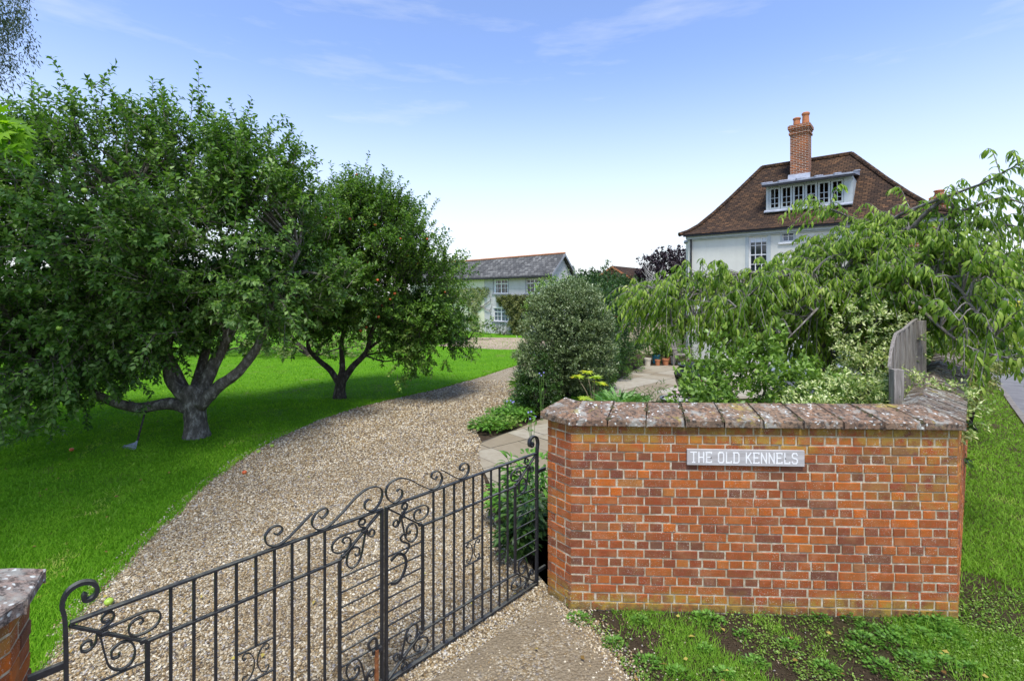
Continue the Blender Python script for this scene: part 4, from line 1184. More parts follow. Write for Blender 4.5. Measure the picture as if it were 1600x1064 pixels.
# the tall white house
HG = -.30
hf = frame_fn((7.96, 22.0), (.757, -.653), (.653, .757))
root = empty('white_house', (7.96, 22.0, HG), 'tall white rendered house with brown clay-tiled hipped roof, long dormer and brick chimney', 'house')
mb = MB(); HE = 5.36; AW = 8.7
wall_with_holes(mb, hf, 0, AW, HG - .2, HE, [(2.56, 3.26, 3.55, 5.12), (3.80, 4.22, 4.80, 5.22)])
fbox(mb, hf, 0, .3, .3, 8, HG - .2, HE); fbox(mb, hf, AW - .3, AW, .3, 8, HG - .2, HE); fbox(mb, hf, .3, AW - .3, 7.7, 8, HG - .2, HE)
mb.build('wall', M['render'], root)
window(root, hf, 2.56, 3.26, 3.55, 5.12, M['white_paint'], M['glass'], 3, [(4.33, .022), (4.72, .011), (3.94, .011)], .13, M['grey_paint'], M['grey_paint'], fw=.05, curtain=False, blind=.22)
window(root, hf, 3.80, 4.22, 4.80, 5.22, M['white_paint'], M['glass_blue'], 2, [(5.01, .011)], .06, M['grey_paint'], M['white_paint'], fw=.035)
mb = MB(); fbox(mb, hf, -.05, AW + .05, -.14, -.003, 5.16, 5.33); fbox(mb, hf, -.02, AW + .02, -.06, -.003, 5.10, 5.157); mb.build('cornice', M['grey_paint'], root)
mb = MB(); fbox(mb, hf, -.12, AW + .1, -.26, -.16, 5.27, 5.345); mb.build('gutter', M['black_paint'], root)
mb = MB(); mb.tube([hf(.16, -.09, 5.27), hf(.16, -.06, 5.05), hf(.16, -.06, HG)], .038, n=8); mb.build('drainpipe', M['black_paint'], root)
# roof with sprocketed eaves: profile rings between eaves rectangle and ridge
rings = []
for t, h in [(0, 0), (.10, .045), (.22, .13), (.40, .31), (.6, .53), (.8, .765), (1, 1)]:
    zz = HE + (8.82 - HE) * h
    c = [(-.28, -.30), (AW + .28, -.30), (AW + .28, 8.3), (-.28, 8.3)]; rd = [(2.1, 4.0), (5.7, 4.0), (5.7, 4.02), (2.1, 4.02)]
    rings.append([(hf(a + (ra - a) * t, b + (rb_ - b) * t, zz)) for (a, b), (ra, rb_) in zip(c, rd)])
mb = MB(); vs = [p for r in rings for p in r]; fs = []
for i in range(len(rings) - 1):
    for k in range(4): a, b = 4 * i + k, 4 * i + (k + 1) % 4; fs.append((a, b, b + 4, a + 4))
e = 4 * (len(rings) - 1); fs.append((e, e + 1, e + 2, e + 3)); fs.append((3, 2, 1, 0)); mb.add(vs, fs)
roof = mb.build('roof', M['claytile'], root)
# bonnet hips and ridge tiles, each hip one strip of stepped tiles
def hipline(pts, r=.10, step=.28):
    mb = MB()
    for p, q in zip(pts[:-1], pts[1:]):
        L = np.linalg.norm(q - p); k = max(int(L / step), 1)
        for i in range(k):
            a, b = p + (q - p) * i / k, p + (q - p) * (i + 1) / k
            mb.tube([a + [0, 0, .02], b + [0, 0, .035]], r, r * .85, 7)
    mb.build('ridge_tiles', M['claytile'], roof)
for k in range(4): hipline([np.asarray(r[k]) for r in rings])
hipline([np.asarray(rings[-1][0]), np.asarray(rings[-1][1])], .11, .4)
# dormer
dr = MB(); D0, D1 = 2.96, 6.02
fbox(dr, hf, D0, D0 + .10, 1.1, 2.7, 6.0, 7.32); fbox(dr, hf, D1 - .28, D1, 1.1, 2.7, 6.0, 7.32)
fbox(dr, hf, D0 + .10, D1 - .28, 1.1, 1.2, 6.15, 6.30); fbox(dr, hf, D0 + .10, D1 - .28, 1.1, 1.2, 7.24, 7.32)
dorm = dr.build('dormer', M['grey_paint'], root)
df = frame_fn(hf(0, 1.1, 0)[:2], (.757, -.653), (.653, .757))
ww = (D1 - .28 - D0 - .10) / 6
for k in range(6):
    a = D0 + .10 + ww * k
    window(dorm, df, a + .01, a + ww - .01, 6.31, 7.23, M['grey_paint'], M['glass_blue'], 2, [(6.78, .012), (6.55, .012)], fw=.07, blind=.22, b=.02)
for o in dorm.children:
    for c_ in o.children: pass
mb = MB(); mb.hexa([hf(D0 - .12, .85, 7.34), hf(D1 + .08, .85, 7.34), hf(D1 + .08, 2.75, 7.60), hf(D0 - .12, 2.75, 7.60), hf(D0 - .12, .85, 7.40), hf(D1 + .08, .85, 7.40), hf(D1 + .08, 2.75, 7.80), hf(D0 - .12, 2.75, 7.80)])
for k in range(6):
    a = D0 - .12 + (D1 - D0 + .2) * k / 5
    mb.tube([hf(a, .83, 7.42), hf(a, 2.72, 7.815)], .028, n=6)
mb.build('lead_roof', M['lead'], root)
mb = MB(); fbox(mb, hf, D0 - .10, D1 + .06, .80, .90, 7.25, 7.335); mb.build('gutter', M['black_paint'], root)
mb = MB(); mb.hexa([hf(D0 - .05, .92, 6.17), hf(D1 + .02, .92, 6.17), hf(D1 + .02, 1.09, 6.25), hf(D0 - .05, 1.09, 6.25), hf(D0 - .05, .92, 6.21), hf(D1 + .02, .92, 6.21), hf(D1 + .02, 1.09, 6.295), hf(D0 - .05, 1.09, 6.295)]); mb.build('flashing', M['lead'], root)
def chimney(a0, a1, b0, b1, h0, h1, pots, nm='chimney'):
    mb = MB(); fbox(mb, hf, a0, a1, b0, b1, h0, h1 - .42)
    for k, (e_, z0, z1) in enumerate([(.05, h1 - .42, h1 - .34), (.015, h1 - .34, h1 - .26), (.05, h1 - .26, h1 - .18), (.085, h1 - .18, h1 - .04), (.045, h1 - .04, h1)]):
        fbox(mb, hf, a0 - e_, a1 + e_, b0 - e_, b1 + e_, z0, z1)
    c = mb.build(nm, M['housebrick'], root)
    for a, b, h in pots:
        mb = MB(); q = hf(a, b, h1 - .02); mb.lathe(q, [(.15, 0), (.145, .05), (.13, h * .8), (.16, h * .82), (.165, h * .93), (.13, h), (.09, h), (.09, h - .2)], 14)
        mb.build('chimney_pot', M['terracotta'], c, smooth=False)
chimney(3.53, 4.24, 2.85, 3.55, 7.5, 10.25, [(3.73, 3.2, .42), (4.08, 3.2, .58)])
mb = MB(); mb.hexa([hf(3.46, 2.74, 7.80), hf(4.32, 2.74, 7.80), hf(4.32, 2.845, 7.80), hf(3.46, 2.845, 7.80), hf(3.46, 2.79, 8.02), hf(4.32, 2.79, 8.02), hf(4.32, 2.845, 8.05), hf(3.46, 2.845, 8.05)]); mb.build('flashing', M['lead'], root)
chimney(8.35, 8.75, .8, 1.5, 4.5, 6.12, [(8.55, 1.1, .28)])
# round bay on the left side
mb = MB(); q = hf(0, 1.7, 0); k = 14
ring = [(-.62 * math.sin(PI * i / k), 1.7 - 1.1 * math.cos(PI * i / k)) for i in range(k + 1)]
pl = [hf(a, b, 0)[:2] for a, b in ring]; pl = [tuple(p) for p in pl]; mb.prism(ccw(pl), HG - .2, 5.12); mb.build('bay', M['render'], root)
mb = MB(); pl = [tuple(hf(a * 1.15 - .01, 1.7 + (b - 1.7) * 1.08, 0)[:2]) for a, b in ring]; mb.prism(ccw(pl), 5.125, 5.22); mb.build('bay_roof', M['lead'], root)
# brick lean-to at the road end
mb = MB(); fbox(mb, hf, 6.3, 8.9, -1.6, -.01, HG - .2, 3.35); mb.hexa([hf(6.3, -1.6, 3.35), hf(8.9, -1.6, 3.35), hf(8.9, -.01, 3.35), hf(6.3, -.01, 3.35), hf(6.3, -.06, 4.2), hf(8.9, -.06, 4.2), hf(8.9, -.01, 4.2), hf(6.3, -.01, 4.2)])
fbox(mb, hf, 7.5, 8.75, -.10, -.012, 4.2, 5.09); mb.build('brick_wing', M['housebrick'], root)
mb = MB(); mb.hexa([hf(6.1, -1.85, 3.22), hf(9.1, -1.85, 3.22), hf(9.1, -.12, 4.22), hf(6.1, -.12, 4.22), hf(6.1, -1.9, 3.32), hf(9.1, -1.9, 3.32), hf(9.1, -.13, 4.34), hf(6.1, -.13, 4.34)]); mb.build('wing_roof', M['claytile'], root)

# the grey and cream cottage
CG = -.44
cf = frame_fn((2.86, 35.0), (-.69, .724), (.724, .69))
root = empty('cottage', (2.86, 35.0, CG), 'long low cottage of pale grey boarding and cream render under a slate roof', 'cottage')
def hz(px, py): # (a, h) on the cottage front
    r = (px - 800) / F; a = (2.86 - 35 * r) / (.69 + .724 * r); y = 35 + .724 * a; return a, CAMH - (py - HY) / F * y
w1 = (*[hz(794, 458)[0], hz(771, 458)[0]], hz(783, 458.5)[1], hz(783, 437)[1]); w2 = (hz(847, 457)[0], hz(822, 457)[0], hz(835, 458)[1], hz(835, 436)[1])
w3 = (hz(794, 500)[0], hz(771, 500)[0], hz(783, 502)[1], hz(783, 481.5)[1]); d1 = (hz(847, 500)[0], hz(830, 500)[0], CG + .02, hz(838, 481)[1])
sp = hz(757, 460)[0]; CE = 4.12
mb = MB(); wall_with_holes(mb, cf, 0, sp, CG - .2, CE, [w1, w2, w3, d1])
mb.hexa([cf(0, .3, CG - .2), cf(.3, .3, CG - .2), cf(.3, 2.2, CG - .2), cf(0, 2.2, CG - .2), cf(0, .3, CE), cf(.3, .3, CE), cf(.3, 2.2, CE), cf(0, 2.2, CE)])
mb.add([cf(0, 0, CE), cf(0, 2.2, CE), cf(0, 1.15, 5.42), cf(.25, 0, CE), cf(.25, 2.2, CE), cf(.25, 1.15, 5.42)], [(0, 2, 1), (3, 4, 5), (0, 3, 5, 2), (1, 2, 5, 4), (0, 1, 4, 3)])
mb.build('wall', M['boarding'], root)
mb = MB(); fbox(mb, cf, sp + .003, 19, -.02, 2.2, CG - .2, CE - .003); tag(mb.build('wall', M['cream'], root), 'cream rendered wall of the left half')
mb = MB()
ra, rb0 = -.28, 19.2
mb.add([cf(ra, -.32, CE - .12), cf(rb0, -.32, CE - .12), cf(rb0, 1.15, 5.58), cf(ra, 1.15, 5.58), cf(ra, -.32, CE - .02), cf(rb0, -.32, CE - .02), cf(rb0, 1.15, 5.70), cf(ra, 1.15, 5.70)],
       [(0, 1, 2, 3), (7, 6, 5, 4), (0, 4, 5, 1), (1, 5, 6, 2), (3, 7, 4, 0)])
mb.add([cf(ra, 2.5, CE - .12), cf(rb0, 2.5, CE - .12), cf(rb0, 1.15, 5.58), cf(ra, 1.15, 5.58), cf(ra, 2.5, CE - .02), cf(rb0, 2.5, CE - .02), cf(rb0, 1.15, 5.70), cf(ra, 1.15, 5.70)],
       [(3, 2, 1, 0), (4, 5, 6, 7), (1, 5, 4, 0), (2, 6, 5, 1), (0, 4, 7, 3)])
cr_ = mb.build('roof', M['slate'], root)
mb = MB()
for k in range(60): mb.tube([cf(ra + k * .325, 1.15, 5.715), cf(ra + k * .325 + .315, 1.15, 5.722)], .075, .068, 7)
mb.build('ridge_tiles', M['terracotta'], cr_)
mb = MB(); fbox(mb, cf, -.30, 19, -.42, -.33, CE - .20, CE - .08); mb.build('gutter', M['black_paint'], root)
mb = MB()
for s0, s1 in ((-.33, 1.15), (2.51, 1.15)):
    z0_ = CE - .20; mb.add([cf(-.31, s0, z0_), cf(-.31, s1, 5.50), cf(-.31, s1, 5.68), cf(-.31, s0, z0_ + .18), cf(-.285, s0, z0_), cf(-.285, s1, 5.50), cf(-.285, s1, 5.68), cf(-.285, s0, z0_ + .18)],
           [(0, 1, 2, 3), (7, 6, 5, 4), (0, 4, 5, 1), (3, 2, 6, 7), (0, 3, 7, 4), (1, 5, 6, 2)])
mb.build('bargeboard', M['mid_grey'], root)
mb = MB(); mb.tube([cf(.12, -.36, CE - .15), cf(.12, -.06, CE - .4), cf(.12, -.06, CG)], .05, n=7); mb.build('drainpipe', M['black_paint'], root)
for w_, fm, sm, gl in ((w1, 'white_paint', 'mid_grey', 'glass'), (w2, 'white_paint', 'mid_grey', 'glass'), (w3, 'white_paint', 'white_paint', 'glass_blue')):
    a0, a1, h0, h1 = w_; m_ = (a0 + a1) / 2; q = (a1 - a0) / 4
    window(root, cf, a0, a1, h0, h1, M[fm], M[gl], 2, [(h0 + (h1 - h0) * .70, .035), (h0 + (h1 - h0) * .38, .014)], .07, M[sm], M['mid_grey'], fw=.05, curtain=w_ is w1, mull=[(m_, .045), (m_ - q, .015), (m_ + q, .015)])
a0, a1, h0, h1 = d1
mb = MB(); fbox(mb, cf, a0 + .01, a0 + .09, .02, .10, h0, h1 - .01); fbox(mb, cf, a1 - .09, a1 - .01, .02, .10, h0, h1 - .01); fbox(mb, cf, a0 + .09, a1 - .09, .02, .10, h1 - .10, h1 - .01); fbox(mb, cf, a0 + .09, a1 - .09, .04, .09, h0, h0 + .9); dd_ = mb.build('door', M['mid_grey'], root)
mb = MB(); fbox(mb, cf, a0 + .09, a1 - .09, .07, .08, h0 + .9, h1 - .10); mb.build('pane', M['blind'], dd_)

# creepers on the cottage
def creeper(poly, n, label, mat='ivy_leaf', stems=(), thick=.3, thin=0.0):
    ah = [hz(*p) for p in poly]; base = tuple(cf(ah[0][0], -.15, CG)); root = empty('wall_creeper', base, label, 'climbing plant', 'climbing plants on the cottage')
    A = np.array(ah); lo, hi = A.min(0), A.max(0); Q = rng.uniform(lo, hi, (n * 4, 2)) ; J = Q + rng.normal(size=Q.shape) * .10 + np.c_[np.sin(Q[:, 1] * 9), np.cos(Q[:, 0] * 8)] * .10
    Q = Q[inside(J, ah)]
    if thin: Q = Q[n2(Q, 3.0, 1.0) + rng.normal(size=len(Q)) * .3 > thin]
    Q = Q[:n]; m = len(Q); bb = -.04 - thick * rng.random(m) * (.55 + .45 * np.sin(Q[:, 0] * 5) * np.sin(Q[:, 1] * 6))
    P = np.array([cf(x, y, z) for x, y, z in zip(Q[:, 0], bb, Q[:, 1])]); D = rand_dir(m) + np.array([-.3, -.5, -.6]); N = rand_dir(m) * .6 + np.array([-.4, -.6, .6])
    leafcloud('foliage', P, D, N, rng.uniform(.08, .16, m), rng.uniform(.06, .11, m), M[mat], root)
    mb = MB()
    for st in stems: mb.tube(catmull([cf(a, -.09, h) for a, h in st], 4), .04, .015, 6)
    if stems: mb.build('stem', M['bark_grey'], root)
z = lambda px, py: hz(px, py)
creeper([(775, 466), (790, 462), (812, 460), (835, 462), (850, 466), (852, 474), (838, 478), (829, 487), (828, 505), (822, 522), (806, 524), (799, 510), (797, 493), (789, 480), (779, 471)], 7500, 'dense olive-green creeper on the grey boarding between the windows', stems=[[(z(812, 525)[0], CG), z(811, 505), z(810, 480)]])
creeper([(690, 450), (730, 450), (757, 448), (767, 450), (766, 458), (756, 466), (750, 480), (747, 500), (752, 519), (738, 519), (733, 500), (737, 482), (725, 474), (690, 476)], 3600, 'thin twiggy creeper on the cream-walled half of the cottage', 'russet_leaf', thin=-.35, thick=.2,
        stems=[[(z(743, 520)[0], CG), z(746, 498), z(744, 478), z(752, 455)], [z(746, 495), z(740, 480), z(735, 462)], [z(748, 485), z(760, 475), z(768, 468), z(764, 455)], [z(752, 478), z(766, 485), z(770, 475)], [z(746, 500), z(738, 515), (z(735, 522)[0], CG)]])
# bistro set in front of the cottage
def gmx(px, d): a = hz(px, 500)[0]; return cf(a, -d, CG + .02)
q = gmx(775, .9); root = empty('bistro_table', tuple(q), 'small round dark metal table in front of the cottage', 'table')
mb = MB(); mb.lathe(q, [(.01, .70), (.42, .70), (.43, .725), (.01, .73)], 20); mb.build('table_top', M['iron'], root)
for k in range(3):
    a = k * 2.09; mb = MB(); mb.tube([q + [.28 * math.cos(a), .28 * math.sin(a), 0], q + [.08 * math.cos(a), .08 * math.sin(a), .35], q + [.30 * math.cos(a), .30 * math.sin(a), .70]], .014, n=5); mb.build('leg', M['iron'], root)
for px, lab in ((762, 'ornate dark metal chair left of the small cottage table'), (789, 'ornate dark metal chair right of the small cottage table')):
    q = gmx(px, .8); root = empty('bistro_chair', tuple(q), lab, 'chair', 'metal chairs outside the cottage')
    mb = MB(); mb.lathe(q, [(.01, .43), (.22, .43), (.22, .455), (.01, .46)], 14); mb.build('seat', M['iron'], root)
    mb = MB()
    for k in range(5): mb.tube([q + [-.18 + .09 * k, .2, .45], q + [-.20 + .10 * k, .27, .80 + .06 * (2 - abs(k - 2))]], .011, n=4)
    mb.tube(catmull([q + [-.21, .21, .45], q + [-.22, .27, .78], q + [0, .29, .95], q + [.22, .27, .78], q + [.21, .21, .45]], 4), .014, n=5); mb.build('backrest', M['iron'], root)
    for sx, sy in ((-1, -1), (1, -1), (1, 1), (-1, 1)): mb = MB(); mb.tube([q + [.2 * sx, .19 * sy, 0], q + [.16 * sx, .16 * sy, .43]], .012, n=4); mb.build('leg', M['iron'], root)
# garden lamp
q = G(731, 522); root = empty('garden_lamp', q, 'small white-topped lamp on the lawn edge left of the gravel square', 'lamp')
mb = MB(); mb.tube([q, (q[0], q[1], q[2] + .38)], .03, .025, 7); mb.build('post', M['black_paint'], root)
mb = MB(); mb.lathe((q[0], q[1], q[2] + .36), [(.01, 0), (.20, .01), (.19, .07), (.10, .13), (.005, .15)], 12); mb.build('lamp_shade', M['lampwhite'], root, smooth=True)

# far houses
def gable_house(name, P0, ang, w, d, he, hr, wallm, roofm, label, z0=-.8, wins=(), over=.3, barge='white_paint'):
    u = (math.cos(ang), math.sin(ang)); n = (-math.sin(ang), math.cos(ang)); f = frame_fn(P0, u, n)
    root = empty(name, (P0[0], P0[1], z0), label, 'house')
    mb = MB(); fbox(mb, f, 0, w, 0, d, z0, he); mb.add([f(0, 0, he), f(w, 0, he), f(w / 2, 0, hr - .12), f(0, d, he), f(w, d, he), f(w / 2, d, hr - .12)], [(0, 1, 2), (5, 4, 3), (1, 4, 5, 2), (0, 2, 5, 3)])
    mb.build('wall', M[wallm], root)
    mb = MB(); o = over; sl = (hr - he) / (w / 2); th = .14
    for s in (0, 1):
        A = lambda x: x if s == 0 else w - x
        p = [f(A(-o), -o, he - o * sl), f(A(w / 2), -o, hr), f(A(w / 2), d + o, hr), f(A(-o), d + o, he - o * sl)]; q = [v + [0, 0, th] for v in p]
        mb.add(p + q, [(0, 1, 2, 3), (7, 6, 5, 4), (0, 4, 5, 1), (2, 6, 7, 3), (3, 7, 4, 0)] if s == 0 else [(3, 2, 1, 0), (4, 5, 6, 7), (1, 5, 4, 0), (3, 7, 6, 2), (0, 4, 7, 3)])
    mb.build('roof', M[roofm], root)
    mb = MB()
    for s in (0, 1):
        A = lambda x: x if s == 0 else w - x
        p = [f(A(-o), -o - .03, he - o * sl - .12), f(A(w / 2), -o - .03, hr - .12), f(A(w / 2), -o - .03, hr + .10), f(A(-o), -o - .03, he - o * sl + .10)]; q = [v + np.array([n[0], n[1], 0]) * .028 for v in p]
        mb.add(p + q, [(0, 1, 2, 3), (7, 6, 5, 4), (0, 4, 5, 1), (3, 2, 6, 7), (0, 3, 7, 4)])
    mb.build('bargeboard', M[barge], root)
    for side, a0, a1, h0, h1 in wins:
        g = f if side == 'f' else frame_fn(f(0, d, 0)[:2] if side == 'l' else f(0, 0, 0)[:2], (-n[0], -n[1]) if side == 'l' else u, u if side == 'l' else n)
        g2 = frame_fn(g(0, -.10, 0)[:2], *(((-n[0], -n[1]), u) if side == 'l' else (u, n)))
        window(root, g2, a0, a1, h0, h1, M['white_paint'], M['glass'], 2, [(h1 - .35, .02)], b=.0, fw=.06)
    return root, f
gable_house('brick_house', (10.6, 62.0), R(-38), 5.0, 8, 4.6, 6.1, 'housebrick', 'claytile', 'red brick gabled house showing only its orange roof above the hedge', -.7, barge='terracotta')
r_, f_ = gable_house('roadside_house', (55.2, 53.5), R(-40), 5.0, 12, 5.2, 7.0, 'housebrick', 'claytile', 'modern two-storey house with white gable at the right edge beyond the road', -.8,
            [('f', .5, 1.3, 3.4, 4.6)])
mb = MB(); fbox(mb, f_, 0.02, 3.2, -.05, -.004, 1.2, 5.15); mb.build('cladding', M['cream'], r_)
gable_house('distant_house', (60.5, 62.0), R(-40), 9.0, 7, 4.0, 5.0, 'housebrick', 'claytile', 'plain red brick house half hidden behind the white gabled house', -.8)
f2 = frame_fn((5.6, 24.6), (.9, -.1), (.1, .9)); root = empty('garden_outbuilding', (5.6, 24.6, -.3), 'low sand-coloured rendered outbuilding glimpsed beyond the box hedge', 'outbuilding')
mb = MB(); fbox(mb, f2, 0, 5, 0, 2.2, -.5, 1.59); mb.build('wall', M['beige'], root)
mb = MB(); mb.hexa([f2(-.2, -.2, 1.6), f2(5.2, -.2, 1.6), f2(5.2, 2.4, 2.0), f2(-.2, 2.4, 2.0), f2(-.2, -.2, 1.68), f2(5.2, -.2, 1.68), f2(5.2, 2.4, 2.1), f2(-.2, 2.4, 2.1)]); mb.build('roof', M['slate'], root)

# ---------------------------------------------------------------- shrubs behind the drive
e3 = G(888, 648)
bush('pittosporum', (1.38, 11.9, -.08), [((1.28, 11.9, 1.75), (.92, .9, 1.25)), ((1.55, 12.1, 2.2), (.70, .7, .85)), ((.80, 11.7, 1.1), (.66, .6, .8)), ((1.78, 11.9, 1.25), (.68, .7, 1.0)), ((.62, 11.5, .75), (.45, .5, .6)), ((1.1, 11.7, 2.3), (.6, .6, .55)), ((2.0, 12.0, 1.85), (.45, .5, .6))], 85000, .062, .45, M['pitto_leaf'],
     'tall rounded grey-green evergreen shrub beside the gravel drive', 'shrub', lo=.66, up=.6, lump=.16, T=TS)
bush('privet', (.72, 10.9, -.08), [((.65, 11.0, .65), (.38, .35, .65)), ((.45, 11.2, .45), (.35, .35, .4))], 2600, .075, .5, M['hedge_leaf'], 'small dark green shrub at the drive side foot of the grey-green shrub', 'shrub', lo=.4)
bush('laurel_hedge', (3.4, 16.5, -.2), [((2.25, 14.4, 1.3), (.70, 1.2, 1.9)), ((3.15, 16.8, 1.6), (.85, 1.5, 1.9)), ((4.1, 19.2, 1.4), (.9, 1.5, 1.8)), ((2.0, 13.4, .9), (.6, .8, 1.2))], 26000, .10, .45, M['hedge_leaf'], 'tall dark green evergreen hedge between the grey-green shrub and the patio', 'hedge', lo=.78)
bush('box_hedge', (4.6, 21.0, -.25), [((2.75, 15.0, .15), (.32, 1.1, .5)), ((3.55, 16.8, .22), (.38, 1.2, .58)), ((4.4, 18.6, .25), (.45, 1.2, .65)), ((5.8, 20.7, .30), (1.5, .5, .70)), ((7.4, 20.5, .30), (1.4, .5, .7))], 16000, .05, .55, M['box_leaf'], 'low clipped bright green box hedge round the far end of the patio', 'hedge', lo=.8, stems=0)
bush('background_shrub', (5.0, 26.0, -.3), [((3.2, 24, 1.6), (1.6, 1.4, 1.7)), ((5.8, 26.8, 1.4), (1.8, 1.2, 1.2)), ((2.5, 27, 1.9), (1.7, 1.4, 1.8))], 9000, .14, .5, M['shrub_leaf'], 'bright green leafy shrub with white flower heads above the dark hedge', 'shrub', lo=.7)

def broad_tree(base, blobs, n, L, mat, label, trunk_r=.25, group='trees beyond the garden', barkm='bark_dark', name='background_tree', lump=.2):
    root = bush(name, base, blobs, n, L, .6, M[mat], label, 'tree', group, lo=.6, stems=0, crown='crown', lump=lump)
    b = np.asarray(base, float); mb = MB(); top = np.mean([np.asarray(c) for c, r in blobs], axis=0)
    mb.tube(catmull([b + [0, 0, -.3], b * .6 + top * .4 + [.1, 0, 0], top], 3), trunk_r, trunk_r * .35, 8)
    for c, r in blobs:
        for k in range(2): e = np.asarray(c) + rand_dir(1)[0] * np.asarray(r) * .6; mb.tube([b * .5 + top * .5, (e + top) / 2, e], trunk_r * .35, .03, 5)
    mb.build('trunk', M[barkm], root); return root
broad_tree((18.2, 60, -.7), [((18.3, 60, 4.7), (2.7, 3, 3.0)), ((20.5, 60, 5.4), (3, 3, 2.9)), ((16.2, 60, 3.3), (1.6, 2, 2.2)), ((23, 61, 4.5), (3, 3, 3))], 15000, .32, 'purple_leaf', 'dark purple copper beech beside the white house', .4)
broad_tree((14.5, 75, -.8), [((13.4, 75, 3.6), (3.2, 3, 2.3)), ((17.5, 75, 3.0), (2.8, 3, 2.2))], 6000, .38, 'purple_leaf', 'lower dark brownish tree left of the copper beech', .3)
broad_tree((9.0, 48, -.7), [((7.2, 48, 2.4), (2.6, 2, 2.2)), ((10.0, 48, 2.6), (2.3, 2, 2.2)), ((12.4, 49, 2.2), (2.2, 2, 2.0))], 9000, .25, 'far_leaf', 'dark green round tree in front of the brick gable', .25)
broad_tree((4.6, 40, -.6), [((5.0, 40, 2.1), (2.0, 1.6, 2.0)), ((6.9, 41, 2.0), (1.8, 1.5, 1.7))], 6000, .2, 'hedge_leaf', 'deep green bushy tree just beyond the cottage gable', .2)
broad_tree((8.5, 70, -.8), [((7.5, 72, 4.4), (2.4, 3, 2.3)), ((4.5, 72, 3.0), (3.0, 3, 2.4))], 5000, .35, 'far_leaf', 'far conifer-dark tree top left of the orange brick gable', .3)
# bleached dead tree
q = (11.7, 40, -.6); root = empty('dead_tree', q, 'bare bleached dead tree in front of the copper beech', 'tree')
mb = MB(); b0 = np.array(q); mb.tube(catmull([b0, b0 + [.1, 0, 2.4], b0 + [-.05, 0, 3.8], b0 + [.05, 0, 5.2]], 4), .12, .02, 7)
mb.build('trunk', M['deadwood'], root); mb = MB()
for k in range(16):
    h = 2.6 + 2.3 * k / 16; s = b0 + [.05, 0, h]; dx = random.choice((-1, 1)) * random.uniform(.4, 1.1); m_ = s + [dx * .6, random.uniform(-.3, .3), .5]; e = m_ + [dx * .45, 0, random.uniform(.3, .8)]
    mb.tube([s, m_, e], .045, .012, 5)
    for j in range(2): mb.tube([m_, m_ + [random.uniform(-.4, .4), 0, random.uniform(.3, .7)]], .02, .008, 4)
mb.build('branch', M['deadwood'], root)
# trees and shrubs at the far side of the lawn
lawnside = [(-9.5, 23, 2.6, 'russet_leaf', 'reddish-green shrub seen under the large apple tree'), (-14.5, 24, 3.4, 'hedge_leaf', 'dark shrub behind the left of the large apple tree'),
            (-19.5, 23, 3.8, 'hedge_leaf', 'dark tree at the far left edge of the lawn'), (-6.2, 30, 2.8, 'far_leaf', 'dark shrub between the two apple trees at the lawn end'), (-25, 24, 4.5, 'far_leaf', 'dense tree at the far left behind the lawn')]
for x, y, h, m_, lab in lawnside:
    bush('lawn_shrub', (x, y, -.25), [((x, y, h * .42), (2.6, 1.5, h * .55)), ((x + 1.6, y, h * .3), (1.8, 1.3, h * .42)), ((x - 1.8, y + .3, h * .33), (1.9, 1.3, h * .45))], 7500, .12, .6, M[m_], lab, 'shrub', 'shrubs along the far side of the lawn', lo=.7)
bush('garden_shrub', (-3.0, 33, -.4), [((-3.2, 33, .3), (1.8, .8, .9)), ((-4.6, 32, .5), (1.6, .8, 1.2))], 5000, .10, .6, M['box_leaf'], 'low leafy shrub with white flowers beside the cottage creeper', 'shrub', lo=.6)
mb = MB()
bush('garden_shrub', tuple(cf(z(798, 520)[0], -.7, CG)), [(tuple(cf(z(798, 520)[0], -.7, CG + .35)), (.55, .4, .5))], 900, .12, .3, M['hedge_leaf'], 'spiky dark plant against the cottage wall beside the metal chairs', 'shrub')
# right-hand background
broad_tree((33, 36, -.6), [((33.5, 38, 1.9), (2.4, 2, 1.9)), ((36, 40, 1.6), (2.4, 2, 1.8))], 8000, .2, 'shrub_leaf', 'bright green hedge tree along the far part of the road wall', .2)
broad_tree((62, 75, -.8), [((64, 78, 2.6), (4, 3, 2.6)), ((70, 78, 3.0), (4.5, 3, 3.0)), ((58, 78, 3.2), (4, 3, 3.0))], 8000, .4, 'far_leaf', 'mid green tree belt left of the white gabled house', .3)
broad_tree((88, 105, -.8), [((88, 110, 3.6), (9, 3, 3.6)), ((100, 110, 4.5), (9, 4, 4.0))], 7000, .6, 'far_leaf', 'darker tree belt beneath the distant hill', .3)
mb = MB(); vs = []; fs = []; nx, ny = 60, 12
for i in range(nx + 1):
    for j in range(ny + 1):
        x = 120 + i * 12; y = 380 + j * 26
        h = 24 * math.exp(-((x - 385 - (y - 400) * .9) / 45) ** 2) + 8 * math.exp(-((x - 460) / 120) ** 2) + 9
        h *= math.sin(PI * j / ny) ** .6 if 0 < j < ny else 0
        vs.append((x, y, -2 + h * min(1, i / 6) + 1.3 * math.sin(i * 1.9 + j) * (0 < j < ny)))
for i in range(nx):
    for j in range(ny): a = i * (ny + 1) + j; fs.append((a, a + ny + 1, a + ny + 2, a + 1))
mb.add(vs, fs); o = mb.build('hill', M['hill'], smooth=True); o['kind'] = 'structure'
